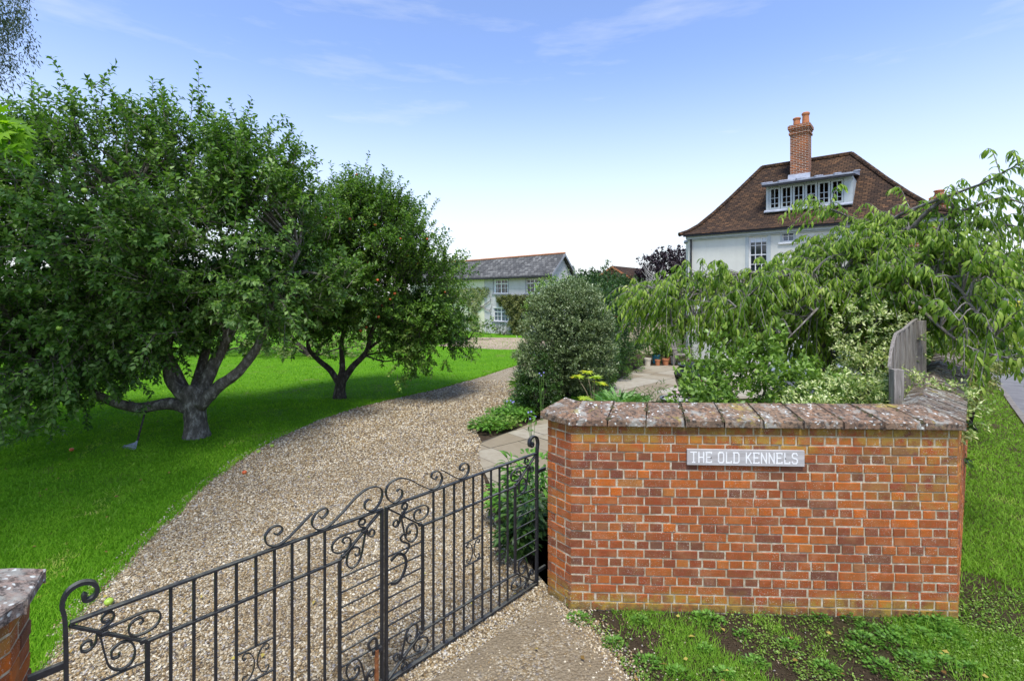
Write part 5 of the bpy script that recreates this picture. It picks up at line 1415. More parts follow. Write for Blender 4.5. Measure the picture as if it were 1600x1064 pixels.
# far woods all round the horizon
P = []; xs = np.arange(-330, 330, 7.0)
for x in xs:
    k = 150; c = np.array([x + random.uniform(-3, 3), 235 + random.uniform(-20, 20) , 0]); r = np.array([7, 5, random.uniform(4, 7.5)])
    d = rand_dir(k); P.append(c + d * r * rng.uniform(.7, 1, (k, 1)))
P = np.vstack(P); P = P[P[:, 2] > -1]; m = len(P)
o = leafcloud('far_woods', P, rand_dir(m), rand_dir(m), rng.uniform(1.2, 2.4, m), rng.uniform(1.0, 2.0, m), M['far_leaf'], None, TS); tag(o, 'dark line of distant woods along the horizon', 'woods', kind='stuff')

# ---------------------------------------------------------------- cars
def car(loc, ang, paint, label, L=4.2, Wd=1.75, H=1.45, group='parked cars'):
    root = empty('parked_car', loc, label, 'car', group); ca, sa = math.cos(ang), math.sin(ang)
    def T(x, y, zz): return (loc[0] + x * ca - y * sa, loc[1] + x * sa + y * ca, loc[2] + zz)
    prof = [(-2.1, .35), (-2.08, .75), (-1.95, .95), (-1.75, 1.0), (-1.3, 1.38), (-.9, H), (.2, H), (.55, 1.38), (1.15, .98), (1.9, .85), (2.1, .65), (2.1, .35)]
    mb = MB(); vs = []; hw = Wd / 2
    for s in (-1, 1):
        for x, zz in prof: vs.append(T(x * L / 4.2, s * hw * (1 if zz < 1.05 else .80), zz))
    n = len(prof); fs = [tuple(range(n)), tuple(range(2 * n - 1, n - 1, -1))] + [(i, i + n, (i + 1) % n + n, (i + 1) % n) for i in range(n)]
    mb.add(vs, fs); mb.build('body', M[paint], root, bevel=.03)
    def pane(pts, nm='window'):
        mb = MB(); p = [np.array(T(*q)) for q in pts]; nn = norm(np.cross(p[1] - p[0], p[2] - p[0])); c = np.mean(p, axis=0); out_ = c - np.array(T(0, 0, .9))
        if np.dot(nn, out_) < 0: p = p[::-1]; nn = -nn
        mb.add([q + nn * .012 for q in p] + [q - nn * .01 for q in p], [(0, 1, 2, 3), (7, 6, 5, 4)] + [(i, i + 4, (i + 1) % 4 + 4, (i + 1) % 4) for i in range(4)]); mb.build(nm, M['glass'], root)
    k = L / 4.2
    pane([(1.08 * k, -hw * .82, 1.02), (1.08 * k, hw * .82, 1.02), (.58 * k, hw * .74, 1.36), (.58 * k, -hw * .74, 1.36)], 'windscreen')
    pane([(-1.70 * k, -hw * .8, 1.05), (-1.70 * k, hw * .8, 1.05), (-1.33 * k, hw * .74, 1.35), (-1.33 * k, -hw * .74, 1.35)])
    for s in (-1, 1):
        pane([(-1.35 * k, s * hw * .955, 1.07), (-.35 * k, s * hw * .955, 1.07), (-.35 * k, s * hw * .82, 1.37), (-1.15 * k, s * hw * .82, 1.37)])
        pane([(-.28 * k, s * hw * .955, 1.07), (.95 * k, s * hw * .955, 1.07), (.5 * k, s * hw * .82, 1.37), (-.28 * k, s * hw * .82, 1.37)])
        for x in (-1.3, 1.3):
            mb = MB(); a = np.array(T(x * k, s * (hw - .2), .31)); b = np.array(T(x * k, s * (hw + .012), .31)); mb.tube([a, b], .31, n=18); w = mb.build('wheel', M['tyre'], root, bevel=.01)
            mb = MB(); mb.tube([b, b + (b - a) * .05], .19, n=14); mb.build('hub', M['hub'], w)
        mb = MB(); mb.box(T(2.04 * k, s * hw * .72, .70), (.14, .34, .14), ang); mb.build('headlight', M['lampwhite'], root, bevel=.02)
    return root
cq = (10.0, 14.0, -.11)
car((9.2, 13.0, -.10), R(20), 'silver', 'silver car glimpsed through the leaves left of the fence panel')
car((50.2, 51.5, -.66), R(150), 'bluecar', 'dark blue car parked beyond the road near the gabled house')
car((47.0, 46.2, -.58), R(50), 'whitecar', 'white car parked at the right edge by the gabled house')
q = (50.6, 49.0, -.6)
root = empty('noticeboard', q, 'dark grey board with two yellow squares near the white car', 'noticeboard')
mb = MB(); mb.box((q[0], q[1], q[2] + 1.6), (3.0, .5, 3.0), R(-45)); mb.build('board', M['mid_grey'], root)
for k in (0, 1): mb = MB(); mb.box((q[0] - .22, q[1] - .22, q[2] + 1.35 + k * 1.0), (1.0, .06, .6), R(-45)); mb.build('yellow_square', M['yellow'], root)

# ---------------------------------------------------------------- patio things
def pot(px, py, w, h, mat, label, plant=None):
    x, y, z0 = G(px, py); z0 += .012; r = w / F * y / 2; hh = h / F * y
    root = empty('flower_pot', (x, y, z0), label, 'flower pot', 'pots on the patio')
    mb = MB(); mb.lathe((x, y, z0), [(r * .70, 0), (r * .90, hh * .80), (r * 1.0, hh * .80), (r * 1.02, hh), (r * .90, hh), (r * .86, hh * .85), (.01, hh * .85)], 20); mb.build('pot', mat, root)
    mb = MB(); mb.lathe((x, y, z0), [(r * .85, hh * .86), (.005, hh * .90)], 12); mb.build('compost', M['soil'], root)
    return x, y, z0 + hh, r
pot(1012, 572, 11, 12, M['cream_pot'], 'plain cream pot at the left of the row')
bx = pot(1025, 568, 13, 14, M['blue_pot'], 'blue glazed pot holding a leafy plant behind the terracotta pots')
pot(1027.5, 571.5, 8.5, 9, M['terracotta'], 'small terracotta pot in front of the blue pot')
pot(1040, 571, 11, 10, M['terracotta'], 'wide terracotta pot right of the blue pot')
pot(1046, 568, 9, 10, M['terracotta'], 'terracotta pot partly hidden behind the wide one')
pot(1052, 569, 9, 12, M['cream_pot'], 'pale pot tilted by the wooden chair leg')
bush('potted_shrub', (bx[0], bx[1], bx[2]), [((bx[0] - .05, bx[1], bx[2] + .42), (.55, .4, .45))], 1500, .11, .45, M['box_leaf'], 'leafy green plant growing in the blue pot', 'plant', lo=.2, stems=5)
bush('potted_shrub', (bx[0] + .6, bx[1] + .2, 0), [((bx[0] + .65, bx[1] + .3, .45), (.45, .3, .5))], 900, .10, .45, M['shrub_leaf'], 'bushy green plant growing behind the terracotta pots', 'plant', lo=.3, stems=3)
# black jar
jx, jy = (1090 - 800) / F * 12.0, 12.0; jz = float(hgt(jy)) + .012
root = empty('glazed_jar', (jx, jy, jz), 'large black glazed garden jar on the patio', 'jar')
mb = MB(); mb.lathe((jx, jy, jz), [(.24, 0), (.30, .05), (.40, .30), (.52, .60), (.55, .78), (.50, .90), (.42, .96), (.47, 1.00), (.46, 1.04), (.38, 1.02), (.36, .9), (.01, .88)], 36); mb.build('body', M['black_pot'], root, smooth=True)
mb = MB(); mb.lathe((jx, jy, jz), [(.557, .775), (.562, .79), (.557, .805)], 36); mb.build('band', M['black_pot'], root, smooth=True)
# black trough
q = np.array(W(1052, 626, 9.6)); root = empty('planter', (q[0], q[1], float(hgt(9.6))), 'low dark round planter with pale gravel in front of the black jar', 'planter')
mb = MB(); zt = q[2] + .05; mb.lathe((q[0] + .05, q[1], 0), [(.22, -.05), (.28, zt - .05), (.31, zt), (.27, zt), (.25, zt - .03), (.005, zt - .03)], 24); mb.build('pot', M['black_pot'], root)
mb = MB(); mb.lathe((q[0] + .05, q[1], 0), [(.245, zt - .027), (.005, zt - .015)], 16); mb.build('gravel', M['cream_pot'], root)
# weathered chair by the pots
q = np.array(G(1066, 571)); q[2] += .012; root = empty('garden_chair', tuple(q), 'weathered wooden garden armchair at the edge of the patio', 'chair')
ca, sa = math.cos(R(-35)), math.sin(R(-35)); CC = lambda x, y, zz: q + [x * ca - y * sa, x * sa + y * ca, zz]
mb = MB(); mb.hexa([CC(-.28, -.26, .40), CC(.28, -.26, .42), CC(.28, .26, .42), CC(-.28, .26, .40), CC(-.28, -.26, .44), CC(.28, -.26, .46), CC(.28, .26, .46), CC(-.28, .26, .44)]); mb.build('seat', M['oldwood'], root)
mb = MB()
for k in range(5):
    y0 = -.27 + k * .11; mb.hexa([CC(-.28, y0, .46), CC(-.25, y0, .46), CC(-.25, y0 + .10, .46), CC(-.28, y0 + .10, .46), CC(-.40, y0, .98), CC(-.37, y0, .98), CC(-.37, y0 + .10, .98), CC(-.40, y0 + .10, .98)])
mb.build('backrest', M['oldwood'], root)
for sx in (-.26, .26):
    for sy in (-.27, .27): mb = MB(); mb.tube([CC(sx, sy, 0), CC(sx, sy, .64 if sx > 0 else .45)], .028, n=4); mb.build('leg', M['oldwood'], root)
for sy in (-.30, .30): mb = MB(); mb.tube([CC(-.34, sy, .64), CC(.30, sy, .66)], .03, n=4); mb.build('armrest', M['oldwood'], root)

# ---------------------------------------------------------------- wooden fence panel and its post
pb = np.array([(1401 - 800) / F * 4.95, 4.95]); mb = MB(); mb.box((pb[0], pb[1], .965), (.098, .075, 1.93), R(-4)); tag(mb.build('timber_post', M['oldwood'], None, bevel=.004, origin=(pb[0], pb[1], 0)), 'short weathered timber post standing behind the wall coping', 'post')
# arched panel beyond the post
fl = [np.array([3.895, 5.0]), np.array([4.20, 5.30]), np.array([5.06, 6.0])]; seg = [np.linalg.norm(fl[1] - fl[0]), np.linalg.norm(fl[2] - fl[1])]; Lp = sum(seg)
def fat(d):
    if d < seg[0]: return fl[0] + (fl[1] - fl[0]) * d / seg[0]
    return fl[1] + (fl[2] - fl[1]) * (d - seg[0]) / seg[1]
root = empty('fence_panel', (3.895, 5.0, 0), 'weathered grey close-boarded fence panel with a curved top behind the wall', 'fence')
def ptop(d): return float(np.interp(d, [0, .10, .22, .43, .75, 1.1, Lp], [1.93, 2.06, 2.16, 2.25, 2.28, 2.35, 2.40]))
mb = MB(); d = 0.0; k = 0; dv = norm(fl[2] - fl[1]); nrm2 = np.array([-dv[1], dv[0]])
while d < Lp - .24:
    w_ = .092; p, q_ = fat(d), fat(d + w_); e = norm(q_ - p); n_ = np.array([-e[1], e[0]]); o_ = n_ * (.014 if k % 2 else 0)
    r0, r1 = p + o_, q_ + o_; s0, s1 = r0 + n_ * .018, r1 + n_ * .018
    mb.hexa([(*r0, .1), (*r1, .1), (*s1, .1), (*s0, .1), (*r0, ptop(d)), (*r1, ptop(d + w_)), (*s1, ptop(d + w_)), (*s0, ptop(d))]); d += w_ + .005; k += 1
mb.build('boarding', M['oldwood'], root)
mb = MB(); pts = [np.array([*(fat(t) + nrm2 * .015), ptop(t) + .006]) for t in np.linspace(0, d - .01, 14)]
for p, q_ in zip(pts[:-1], pts[1:]):
    n3 = np.array([*nrm2, 0]) * .014; up_ = np.array([0, 0, .015]); mb.hexa([p - n3, q_ - n3, q_ + n3, p + n3, p - n3 + up_, q_ - n3 + up_, q_ + n3 + up_, p + n3 + up_])
mb.build('capping', M['oldwood'], root)
mb = MB(); c = fat(Lp - .12); mb.box((c[0], c[1], 1.185), (.20, .09, 2.37), math.atan2(dv[1], dv[0])); mb.build('end_post', M['oldwood'], root, bevel=.004)

# ---------------------------------------------------------------- cherry tree
cb = (5.35, 8.3, -.05)
root = empty('cherry_tree', cb, 'weeping cherry tree with long drooping bright green leaves behind the brick wall', 'tree')
hub = np.array([5.2, 8.1, 2.1])
mb = MB(); mb.tube(catmull([np.array(cb) + [0, 0, -.1], np.array(cb) + [.05, 0, .9], hub], 4), .17, .12, 12, lump=.04); mb.build('trunk', M['bark_grey'], root, smooth=True)
limbs = [[(1290, 420, 7.9), (1200, 425, 7.6), (1130, 430, 7.4), (1060, 445, 7.3), (1005, 470, 7.2)], [(1260, 455, 7.3), (1180, 470, 7.0), (1110, 490, 6.9), (1050, 510, 6.9)],
         [(1300, 415, 8.0), (1240, 425, 7.8), (1170, 435, 7.9), (1100, 460, 8.2)], [(1340, 380, 7.8), (1330, 345, 7.5), (1300, 328, 7.3), (1265, 322, 7.2)],
         [(1370, 370, 7.5), (1400, 340, 7.1), (1450, 318, 6.6), (1500, 300, 6.2), (1550, 280, 5.8), (1610, 245, 5.5)], [(1400, 380, 7.2), (1450, 365, 6.7), (1510, 350, 6.3), (1560, 350, 6.0), (1610, 358, 5.7)],
         [(1380, 420, 7.0), (1440, 430, 6.5), (1490, 445, 6.0), (1520, 480, 5.6), (1555, 525, 5.3)], [(1360, 450, 6.9), (1420, 470, 6.3), (1480, 520, 5.8), (1520, 545, 5.3), (1600, 565, 4.9)],
         [(1320, 450, 7.2), (1290, 470, 6.7), (1260, 500, 6.4), (1230, 530, 6.3)], [(1350, 460, 6.8), (1350, 490, 6.5), (1365, 515, 6.7)], [(1300, 480, 7.4), (1200, 490, 7.6), (1120, 520, 7.8)],
         [(1400, 400, 7.9), (1450, 400, 8.0), (1500, 440, 8.0)], [(1450, 330, 6.6), (1500, 330, 6.3), (1560, 310, 6.0), (1605, 320, 5.6)], [(1470, 440, 6.2), (1510, 440, 6.0), (1535, 455, 5.8)],
         [(1355, 400, 7.8), (1360, 360, 7.6), (1410, 352, 7.2), (1460, 385, 6.8)], [(1270, 440, 6.9), (1230, 430, 6.6), (1190, 445, 6.4), (1150, 480, 6.3)]]
nl = []; P = []; D = []; N = []; LL = []
tw = MB()
for pts in limbs:
    c = catmull([hub] + [W(*p) for p in pts], 5)
    lm = MB(); lm.tube(c, .034, .006, 7, lump=.06); lm.build('limb', M['bark_grey'], root, smooth=True)
    nl.append(np.array(c))
def blocked(p): return p[2] < 2.55 and p[0] > 3.6 and p[0] < .88 * p[1] and p[1] < 6.6
def spray(o_, t, ln, lv, L0, droop=.75):
    if blocked(o_) or blocked(o_ + t * ln): return
    e1 = o_ + t * ln * .5 + [0, 0, .05]; e2 = o_ + t * ln + np.array([0, 0, -droop * ln * .55])
    cc = catmull([o_, e1, e2], 3); tw.tube(cc, .006, .002, 3, cap=False, rnd=.5); cc = np.array(cc)
    s_ = (np.arange(lv) + rng.random(lv) * .6) / lv * (len(cc) - 1.001); i = s_.astype(int); f_ = (s_ - i)[:, None]
    pp = cc[i] * (1 - f_) + cc[i + 1] * f_; tg = norm(cc[i + 1] - cc[i])
    side = norm(np.cross(tg, [0, 0, 1.0])) * np.where(np.arange(lv) % 2, 1, -1)[:, None]
    P.append(pp); D.append(side * .55 + tg * .55 + np.array([0, 0, -.95]) + rng.normal(size=(lv, 3)) * .28)
    N.append(side * .6 + np.array([0, 0, .7]) + rng.normal(size=(lv, 3)) * .35 + np.array([-.1, -.5, 0])); LL.append(np.full(lv, L0))
for li, c in enumerate(nl):
    L_ = len(c); ns = 24 if li not in (3, 4, 12) else 16
    for k in range(ns):
        i = int(L_ * (.22 + .78 * (k + random.random()) / ns)); i = min(i, L_ - 2); o_ = c[i] + rng.normal(size=3) * .03
        tg = norm(c[i + 1] - c[i]); az = random.random() * 2 * PI
        t = norm(tg * .8 + np.array([math.cos(az), math.sin(az), random.uniform(-.2, .3)]) * .9)
        spray(o_, t, random.uniform(.30, .75), random.randint(15, 24), .110)
    tg = norm(c[-1] - c[-3]); spray(c[-1], tg, .35, 12, .125)
# dome of hanging twigs
blobs = [(W(1105, 468, 7.4), (1.15, 1.0, .34), 80), (W(1225, 472, 7.4), (1.1, 1.1, .42), 95), (W(1330, 440, 7.3), (1.0, 1.1, .62), 110), (W(1430, 415, 6.9), (.75, .9, .62), 62),
         (W(1470, 455, 6.2), (.75, .7, .50), 70), (W(1540, 505, 5.5), (.45, .5, .20), 12), (W(1370, 495, 6.6), (1.1, .6, .30), 60), (W(1240, 505, 6.8), (1.0, .6, .28), 60), (W(1300, 500, 8.3), (1.8, .7, .6), 80)]
alln = np.vstack(nl)
for c, r, k in blobs:
    q, d = shell(int(k * 1.7), c, r, .45)
    for a, dd in zip(q, d):
        j = np.argmin(np.linalg.norm(alln - a, axis=1)); s = alln[j]
        if blocked(a) or blocked((a + s) / 2): continue
        tw.tube(catmull([s, (s + a) / 2 + [0, 0, .12], a], 3), .012, .006, 4, cap=False, rnd=.5)
        for _ in range(2): spray(a, norm(dd + rng.normal(size=3) * .4 + [0, 0, .15]), random.uniform(.25, .6), random.randint(15, 23), .110)
tw.build('twigs', M['bark_grey'], root)
P, D, N, LL = np.vstack(P), np.vstack(D), np.vstack(N), np.concatenate(LL)
kf = ~((P[:, 2] < 2.5) & (P[:, 0] > 3.7) & (P[:, 0] < .865 * P[:, 1]) & (P[:, 1] < 6.3)); P, D, N, LL = P[kf], D[kf], N[kf], LL[kf]
m = len(P); LL = LL * rng.uniform(.65, 1.2, m); print('cherry leaves', m)
leafcloud('crown', P, D, N, LL, LL * rng.uniform(.22, .33, m), M['cherry_leaf'], root, TL)

# ---------------------------------------------------------------- shrubs just behind the wall
bush('flowering_shrub', (2.6, 5.9, 0), [((2.62, 5.95, 1.25), (.55, .55, .82)), ((3.15, 6.1, 1.35), (.6, .6, .80)), ((2.35, 5.6, 1.05), (.38, .45, .68)), ((3.5, 5.8, 1.15), (.45, .5, .72))], 9500, .075, .55, M['shrub_leaf'],
     'fresh green broad-leaved shrub just behind the middle of the wall', 'shrub', lo=.55, up=.5, T=TK, lump=.2)
bush('variegated_euonymus', (3.75, 5.5, 0), [((3.55, 5.25, 1.42), (.55, .4, .38)), ((3.95, 5.4, 1.38), (.5, .4, .42)), ((4.35, 5.35, 1.45), (.35, .3, .36)), ((3.2, 5.0, 1.3), (.3, .3, .34)), ((4.55, 5.0, 1.5), (.22, .2, .22))], 11000, .048, .42, M['vari_leaf'],
     'low spreading shrub with cream-edged leaves behind the wall around the post', 'shrub', lo=.5, up=.4)
bush('variegated_euonymus', (4.65, 6.1, 0), [((4.62, 6.2, 2.15), (.48, .4, .50)), ((4.5, 6.1, 1.6), (.4, .35, .5))], 5500, .050, .42, M['vari_leaf'],
     'taller cream-variegated shrub left of the fence panel beneath the cherry', 'shrub', lo=.4, up=.3)
bush('abelia_shrub', (9.3, 9.9, -.05), [((8.3, 9.0, 1.75), (.75, .7, .62)), ((8.9, 9.3, 1.70), (.50, .5, .5)), ((9.0, 10.2, 1.6), (.8, .8, .7)), ((7.7, 8.6, 1.4), (.6, .5, .6))], 14000, .07, .5, M['russet_leaf'],
     'rounded bush with reddish tips spilling over the road wall', 'shrub', lo=.7, up=.4, floor=False)
bush('wall_shrub', (6.9, 9.0, -.05), [((6.6, 8.6, 1.2), (1.0, .8, 1.1)), ((7.4, 10.2, 1.3), (1.2, 1.0, 1.2)), ((5.4, 7.0, .8), (.9, .6, .7)), ((4.9, 9.6, .9), (.8, .7, .9))], 11000, .085, .5, M['hedge_leaf'],
     'dark green undergrowth beneath the cherry tree behind the wall', 'shrub', lo=.6)
# herbaceous plants
def rosette(name, base, n, L, Wd, mat, label, h=.25, spread=.3, T=TL, stalk=True, cat='plant', group=None, updir=.55):
    root = empty(name, base, label, cat, group); b = np.asarray(base, float)
    az = rng.random(n) * 2 * PI; rr = rng.random(n) ** .6 * spread; P = b + np.c_[np.cos(az) * rr, np.sin(az) * rr, h * rng.uniform(.35, 1, n)]
    D = np.c_[np.cos(az), np.sin(az), np.full(n, updir)] + rng.normal(size=(n, 3)) * .35; N = np.c_[-np.cos(az) * .5, -np.sin(az) * .5, np.ones(n)] + rng.normal(size=(n, 3)) * .25
    leafcloud('foliage', P, D, N, L * rng.uniform(.6, 1.25, n), Wd * rng.uniform(.7, 1.2, n), M[mat], root, T)
    if stalk:
        mb = MB()
        for p in P[::max(n // 30, 1)]: mb.tube([b + [(p[0] - b[0]) * .2, (p[1] - b[1]) * .2, 0], p], .006, .003, 4, cap=False)
        mb.build('stem', M['greenstalk'], root)
    return root
beds = [(765, 672, .20, 'lush_leaf'), (790, 655, .24, 'lush_leaf'), (815, 640, .26, 'lush_leaf'), (835, 648, .24, 'shrub_leaf'), (780, 668, .20, 'shrub_leaf'), (805, 655, .24, 'lush_leaf'), (822, 630, .28, 'hedge_leaf')]
nms = ['lowest clump at the corner of the stone path', 'second clump from the path corner along the drive', 'clump beside the drive before the dark shrub', 'clump along the stone path edge nearest the brick wall', 'clump between the path corner and the drive', 'middle clump filling the bed beside the drive', 'darker clump at the foot of the drive-side shrub']
for (px, py, h, m_), lab in zip(beds, nms):
    x, y, z0 = G(px, py); rosette('geranium', (x, y, z0), 420, .085, .085, m_, 'low geranium foliage, ' + lab, h, .42, TM, group='geraniums beside the drive', updir=.15)
for px, py, lab in ((850, 632, 'strappy grass-like leaves at the left below the grey-green shrub'), (890, 640, 'strappy grass-like leaves in the middle below the grey-green shrub'), (830, 612, 'strappy leaves between the drive and the grey-green shrub'), (930, 640, 'strappy leaves beside the yellowing plant behind the wall')):
    x, y, z0 = G(px, py); rosette('daylily', (x, y, z0), 260, .50, .022, 'lush_leaf', lab, .06, .30, TL, False, group='daylilies under the shrub', updir=1.1)
q = G(905, 690); rosette('acanthus', (W(968, 650, 10.7)[0], 10.7, float(hgt(10.7))), 330, .30, .10, 'pale_leaf', 'pale green serrated plant just behind the wall coping', .50, .55, TM, updir=.5)
# second rosette a bit further
rosette('acanthus', (W(1010, 640, 9.0)[0] - .15, 9.0, float(hgt(9.0))), 130, .26, .09, 'pale_leaf', 'smaller pale green serrated plant nearer the dark planter', .32, .35, TM, updir=.4)
# yellowing leggy plant
b0 = np.array([W(922, 600, 10.9)[0], 10.9, float(hgt(10.9))]); root = empty('fatsia', tuple(b0), 'leggy plant with yellowing lobed leaves on bare stems below the round shrub', 'plant')
mb = MB(); tips = []
for dx, dz, dy in ((-.28, .90, 0), (-.05, .98, .1), (.08, .90, -.1), (-.15, .45, -.2), (.2, .75, 0)):
    e = b0 + [dx, dy, dz]; mb.tube(catmull([b0 + [dx * .2, 0, 0], b0 + [dx * .3 + .05, dy * .5, dz * .5], e], 4), .016, .009, 6); tips.append(e)
mb.build('stem', M['stalk'], root)
P = []; D = []
for e in tips:
    for k in range(9): a = k * .7 + random.random(); P.append(e + [0, 0, .02]); D.append([math.cos(a), math.sin(a), random.uniform(-.1, .4)])
P = np.array(P); D = np.array(D); m = len(P)
leafcloud('foliage', P, D, np.array([0, -.3, 1.0]) + rng.normal(size=(m, 3)) * .2, rng.uniform(.14, .24, m), rng.uniform(.12, .2, m), M['yellow_leaf'], root, TM)
# peony foliage behind the right gate pier
for x, y, h, s_, lab in ((.16, 5.1, .60, .26, 'taller dark peony clump leaning on the hinge side of the gate'), (-.02, 5.7, .42, .26, 'peony clump behind the gate at the edge of the stone path'), (.30, 5.9, .70, .40, 'peony clump behind the brick wall end'), (.05, 4.95, .36, .2, 'small low peony clump at the foot of the hinge')):
    rosette('peony', (x, y, 0), int(300 * s_ / .3), .13, .042, 'lush_leaf' if y > 5.2 else 'hedge_leaf', lab, h, s_, TL, group='peonies behind the gate', updir=.25)
# lilies and other flowers
def flower(base, tops, mat, label, r=.045, leafn=30, npet=6, stalkm='greenstalk', lm='lush_leaf', cat='flower', name='lily', h=.3):
    b = np.asarray(base, float); root = empty(name, tuple(b), label, cat); mb = MB()
    for t in tops: mb.tube([b + [(t[0] - b[0]) * .4, 0, 0], np.asarray(t, float)], .005, .004, 5, cap=False)
    mb.build('stem', M[stalkm], root)
    for t in tops:
        a = np.arange(npet) * 2 * PI / npet
        leafcloud('bloom', np.repeat(np.asarray(t, float)[None], npet, 0), np.c_[np.cos(a), -.25 + .3 * np.sin(a), np.sin(a) * .8 + .2], np.array([[0, -1, .3]] * npet), r, r * .45, M[mat], root, TK)
    if leafn:
        c = np.mean(tops, axis=0); PP = b + (c - b) * rng.uniform(.2, .9, (leafn, 1)) + rng.normal(size=(leafn, 3)) * .06
        leafcloud('foliage', PP, rand_dir(leafn) + [0, 0, .3], rand_dir(leafn) + [0, 0, 1], .10, .03, M[lm], root, TL)
q = W(1060, 620, 6.6); flower((q[0], 6.6, 0), [W(1054, 620, 6.6), W(1066, 615, 6.6), W(1060, 612, 6.7)], 'petal_pink', 'pale pink star lilies peeping over the wall in front of the jar', .07, 40)
q = W(1100, 596, 6.9); flower((q[0], 6.9, 0), [W(1094, 598, 6.9), W(1101, 595, 6.95), W(1098, 601, 6.9)], 'petal_mag', 'small magenta flowers on the left flank of the green shrub', .05, 20, name='phlox')
for (px, py, d, dep, lab) in ((847, 588, .8, 10.6, 'lilac agapanthus heads among dark stems beside the drive'), (799, 628, .3, 10.4, 'small blue flowers on the geranium bed'), (831, 652, .3, 8.9, 'violet-blue flowers at the path side of the bed')):
    q = W(px, py, dep); flower((q[0], dep, float(hgt(dep))), [q + rng.normal(size=3) * .05 for _ in range(4)], 'petal_blue', lab, .022, 12, name='blue_flowers')
bush('pot_plant', (W(1022, 618, 8.6)[0] + .05, 8.6, 0), [((W(1022, 618, 8.6)[0] + .05, 8.6, .72), (.20, .2, .28))], 300, .11, .1, M['lush_leaf'], 'spiky small plant between the pale plant and the dark planter', 'plant', lo=.1, stems=2)
# weeds at the wall foot
wl = [(906, 962, .10), (1000, 965, .08), (1105, 962, .13), (1160, 985, .07), (1275, 958, .10), (1355, 975, .08), (1420, 962, .14), (1450, 958, .18), (1395, 985, .12), (1440, 990, .14), (1100, 1010, .08), (1180, 1030, .09), (1290, 1040, .10), (1010, 1030, .10), (1060, 1045, .08), (1340, 1010, .09), (1480, 985, .12), (1380, 1040, .12), (1330, 960, .09), (1400, 1000, .15), (1350, 995, .12), (1430, 1030, .13), (1490, 1000, .12), (1465, 975, .16), (1520, 1040, .1), (1230, 1000, .07), (1470, 1030, .12), (960, 1000, .09), (1130, 1050, .1)]
PP = []; DD = []; LLw = []
for px, py, h in wl:
    x, y, z0 = G(px, py + 6); h *= .8; k = int(1700 * h); az = rng.random(k) * 2 * PI; rr = rng.random(k) ** .7 * h * 1.3
    PP.append(np.c_[x + np.cos(az) * rr, y + np.sin(az) * rr * .8, h * .7 * rng.random(k) * (1 - rr / (h * 1.6))]); DD.append(np.c_[np.cos(az), np.sin(az), rng.uniform(.1, .9, k)]); LLw.append(np.full(k, .018 + h * .13))
PP, DD, LLw = np.vstack(PP), np.vstack(DD), np.concatenate(LLw); m = len(PP)
tag(leafcloud('wall_weeds', PP, DD, np.array([0, 0, 1.0]) + rng.normal(size=(m, 3)) * .35, LLw * rng.uniform(.6, 1.3, m), LLw * rng.uniform(.6, .9, m), M['lush_leaf'], None, TM), 'nettles, mallow and low weeds along the foot of the brick wall', 'weeds', kind='stuff')
Q = lod_points(verge_poly, 26000, 2.8, 4.4, .8, (.3, 4.9)); Q = Q[(n2(Q, 2.4, 2.0) + n2(Q, 6.1, .9) * .5 + rng.normal(size=len(Q)) * .25) > np.where(Q[:, 0] > 2.7, -.1, .30)]; m = len(Q); az = rng.random(m) * 2 * PI
tag(leafcloud('clover', np.c_[Q, rng.uniform(0, .03, m)], np.c_[np.cos(az), np.sin(az), np.full(m, .4)], np.array([0, 0, 1.0]) + rng.normal(size=(m, 3)) * .3, rng.uniform(.010, .026, m), rng.uniform(.009, .018, m), M['shrub_leaf'], None, TK), 'small clover leaves scattered over the bare verge soil', 'clover', kind='stuff')

# ---------------------------------------------------------------- overhanging trees on the left
mx_, my_ = -7.4, 2.6
root = empty('maple_tree', (mx_, my_, 0), 'maple with bright yellow-green lobed leaves reaching in at the left edge', 'tree')
mb = MB(); mb.tube(catmull([np.array([mx_, my_, -.1]), np.array([mx_ + .1, my_, 2.2]), np.array([mx_ + .5, my_ + .1, 8.2])], 4), .20, .08, 12, lump=.04); mb.build('trunk', M['bark_grey'], root, smooth=True)
br = [np.array([mx_ + .05, my_, 3.0]), np.array([-5.2, 3.2, 3.9]), W(-25, 185, 3.5), W(15, 226, 3.4)]
mb = MB(); mb.tube(catmull(br, 4), .03, .005, 6)
P = []; D = []; cc = catmull(br[1:], 8)
for k in range(110): i = random.randrange(2, len(cc)); P.append(cc[i] + rng.normal(size=3) * np.array([.07, .09, .06]) * (1.3 if i < 10 else .6)); D.append(np.array([.55, -.2, -.45]) + rng.normal(size=3) * .45)
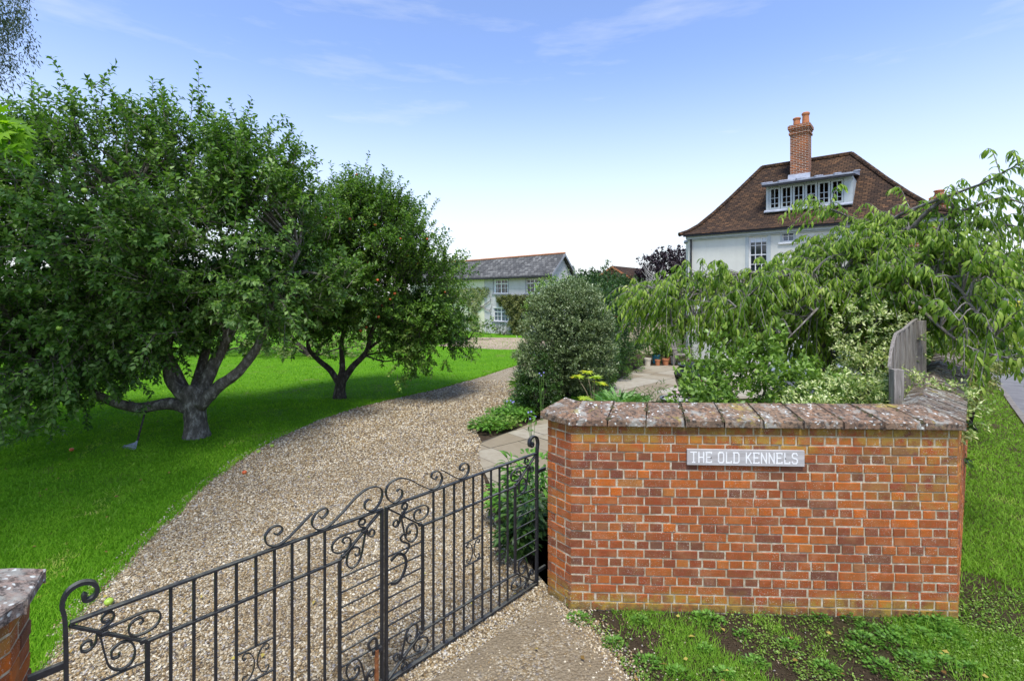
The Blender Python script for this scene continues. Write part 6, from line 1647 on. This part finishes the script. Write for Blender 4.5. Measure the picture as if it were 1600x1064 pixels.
for k in range(150):  # unseen high crown, enlarged and kept out of frame to shade the near lawn
    a = np.array([-6.5, 2.8, 8.7]) + rand_dir(1)[0] * np.array([2.7, 2.1, 1.8]) * random.uniform(.45, 1)
    if k % 4 == 0: mb.tube([np.array([mx_ + .4, my_, min(a[2] - .6, 7.6)]), a], .035, .01, 5)
    for q in range(60): P.append(a + rng.normal(size=3) * .32); D.append(rng.normal(size=3) + [0, 0, -.3])
mb.build('branch', M['bark_grey'], root)
P = np.array(P); D = np.array(D); m = len(P)
leafcloud('crown', P, D, np.array([.1, -.6, .8]) + rng.normal(size=(m, 3)) * .3, rng.uniform(.09, .15, m), rng.uniform(.10, .16, m), M['maple_leaf'], root, TM)
b0 = np.array([-19.8, 15.5, -.15]); root = empty('willow_tree', tuple(b0), 'tall tree with narrow drooping leaves at the top left corner', 'tree')
mb = MB(); mb.tube(catmull([b0, b0 + [.2, 0, 5], b0 + [.5, 0, 11]], 4), .35, .12, 10, lump=.04); mb.build('trunk', M['bark_dark'], root, smooth=True)
P = []; D = []; mb = MB()
for k in range(700):
    c, r = random.choice([((-17.6, 15.5, 12.0), (1.95, 1.5, 2.6)), ((-18.6, 15.5, 9.6), (1.9, 1.4, 1.9)), ((-18.2, 15.5, 8.0), (2.25, 1.0, .5))])
    a = np.asarray(c) + rand_dir(1)[0] * np.asarray(r) * random.uniform(.5, 1); s = b0 + [.4, 0, min(a[2] - .5, 10.5)]
    if k % 5 == 0: mb.tube([s, (s + a) / 2 + [0, 0, .3], a], .05, .01, 5)
    t = np.array([random.uniform(-.2, .6), random.uniform(-.3, .3), -.9]); lv = 42; u_ = rng.random((lv, 1)); P.append(a + t * u_ * .8 + rng.normal(size=(lv, 3)) * .10); D.append(t + rng.normal(size=(lv, 3)) * .5)
mb.build('branch', M['bark_dark'], root)
P, D = np.vstack(P), np.vstack(D); m = len(P)
leafcloud('crown', P, D, rand_dir(m) + [0, 0, .8], rng.uniform(.10, .18, m), rng.uniform(.025, .045, m), M['willow_leaf'], root, TK)
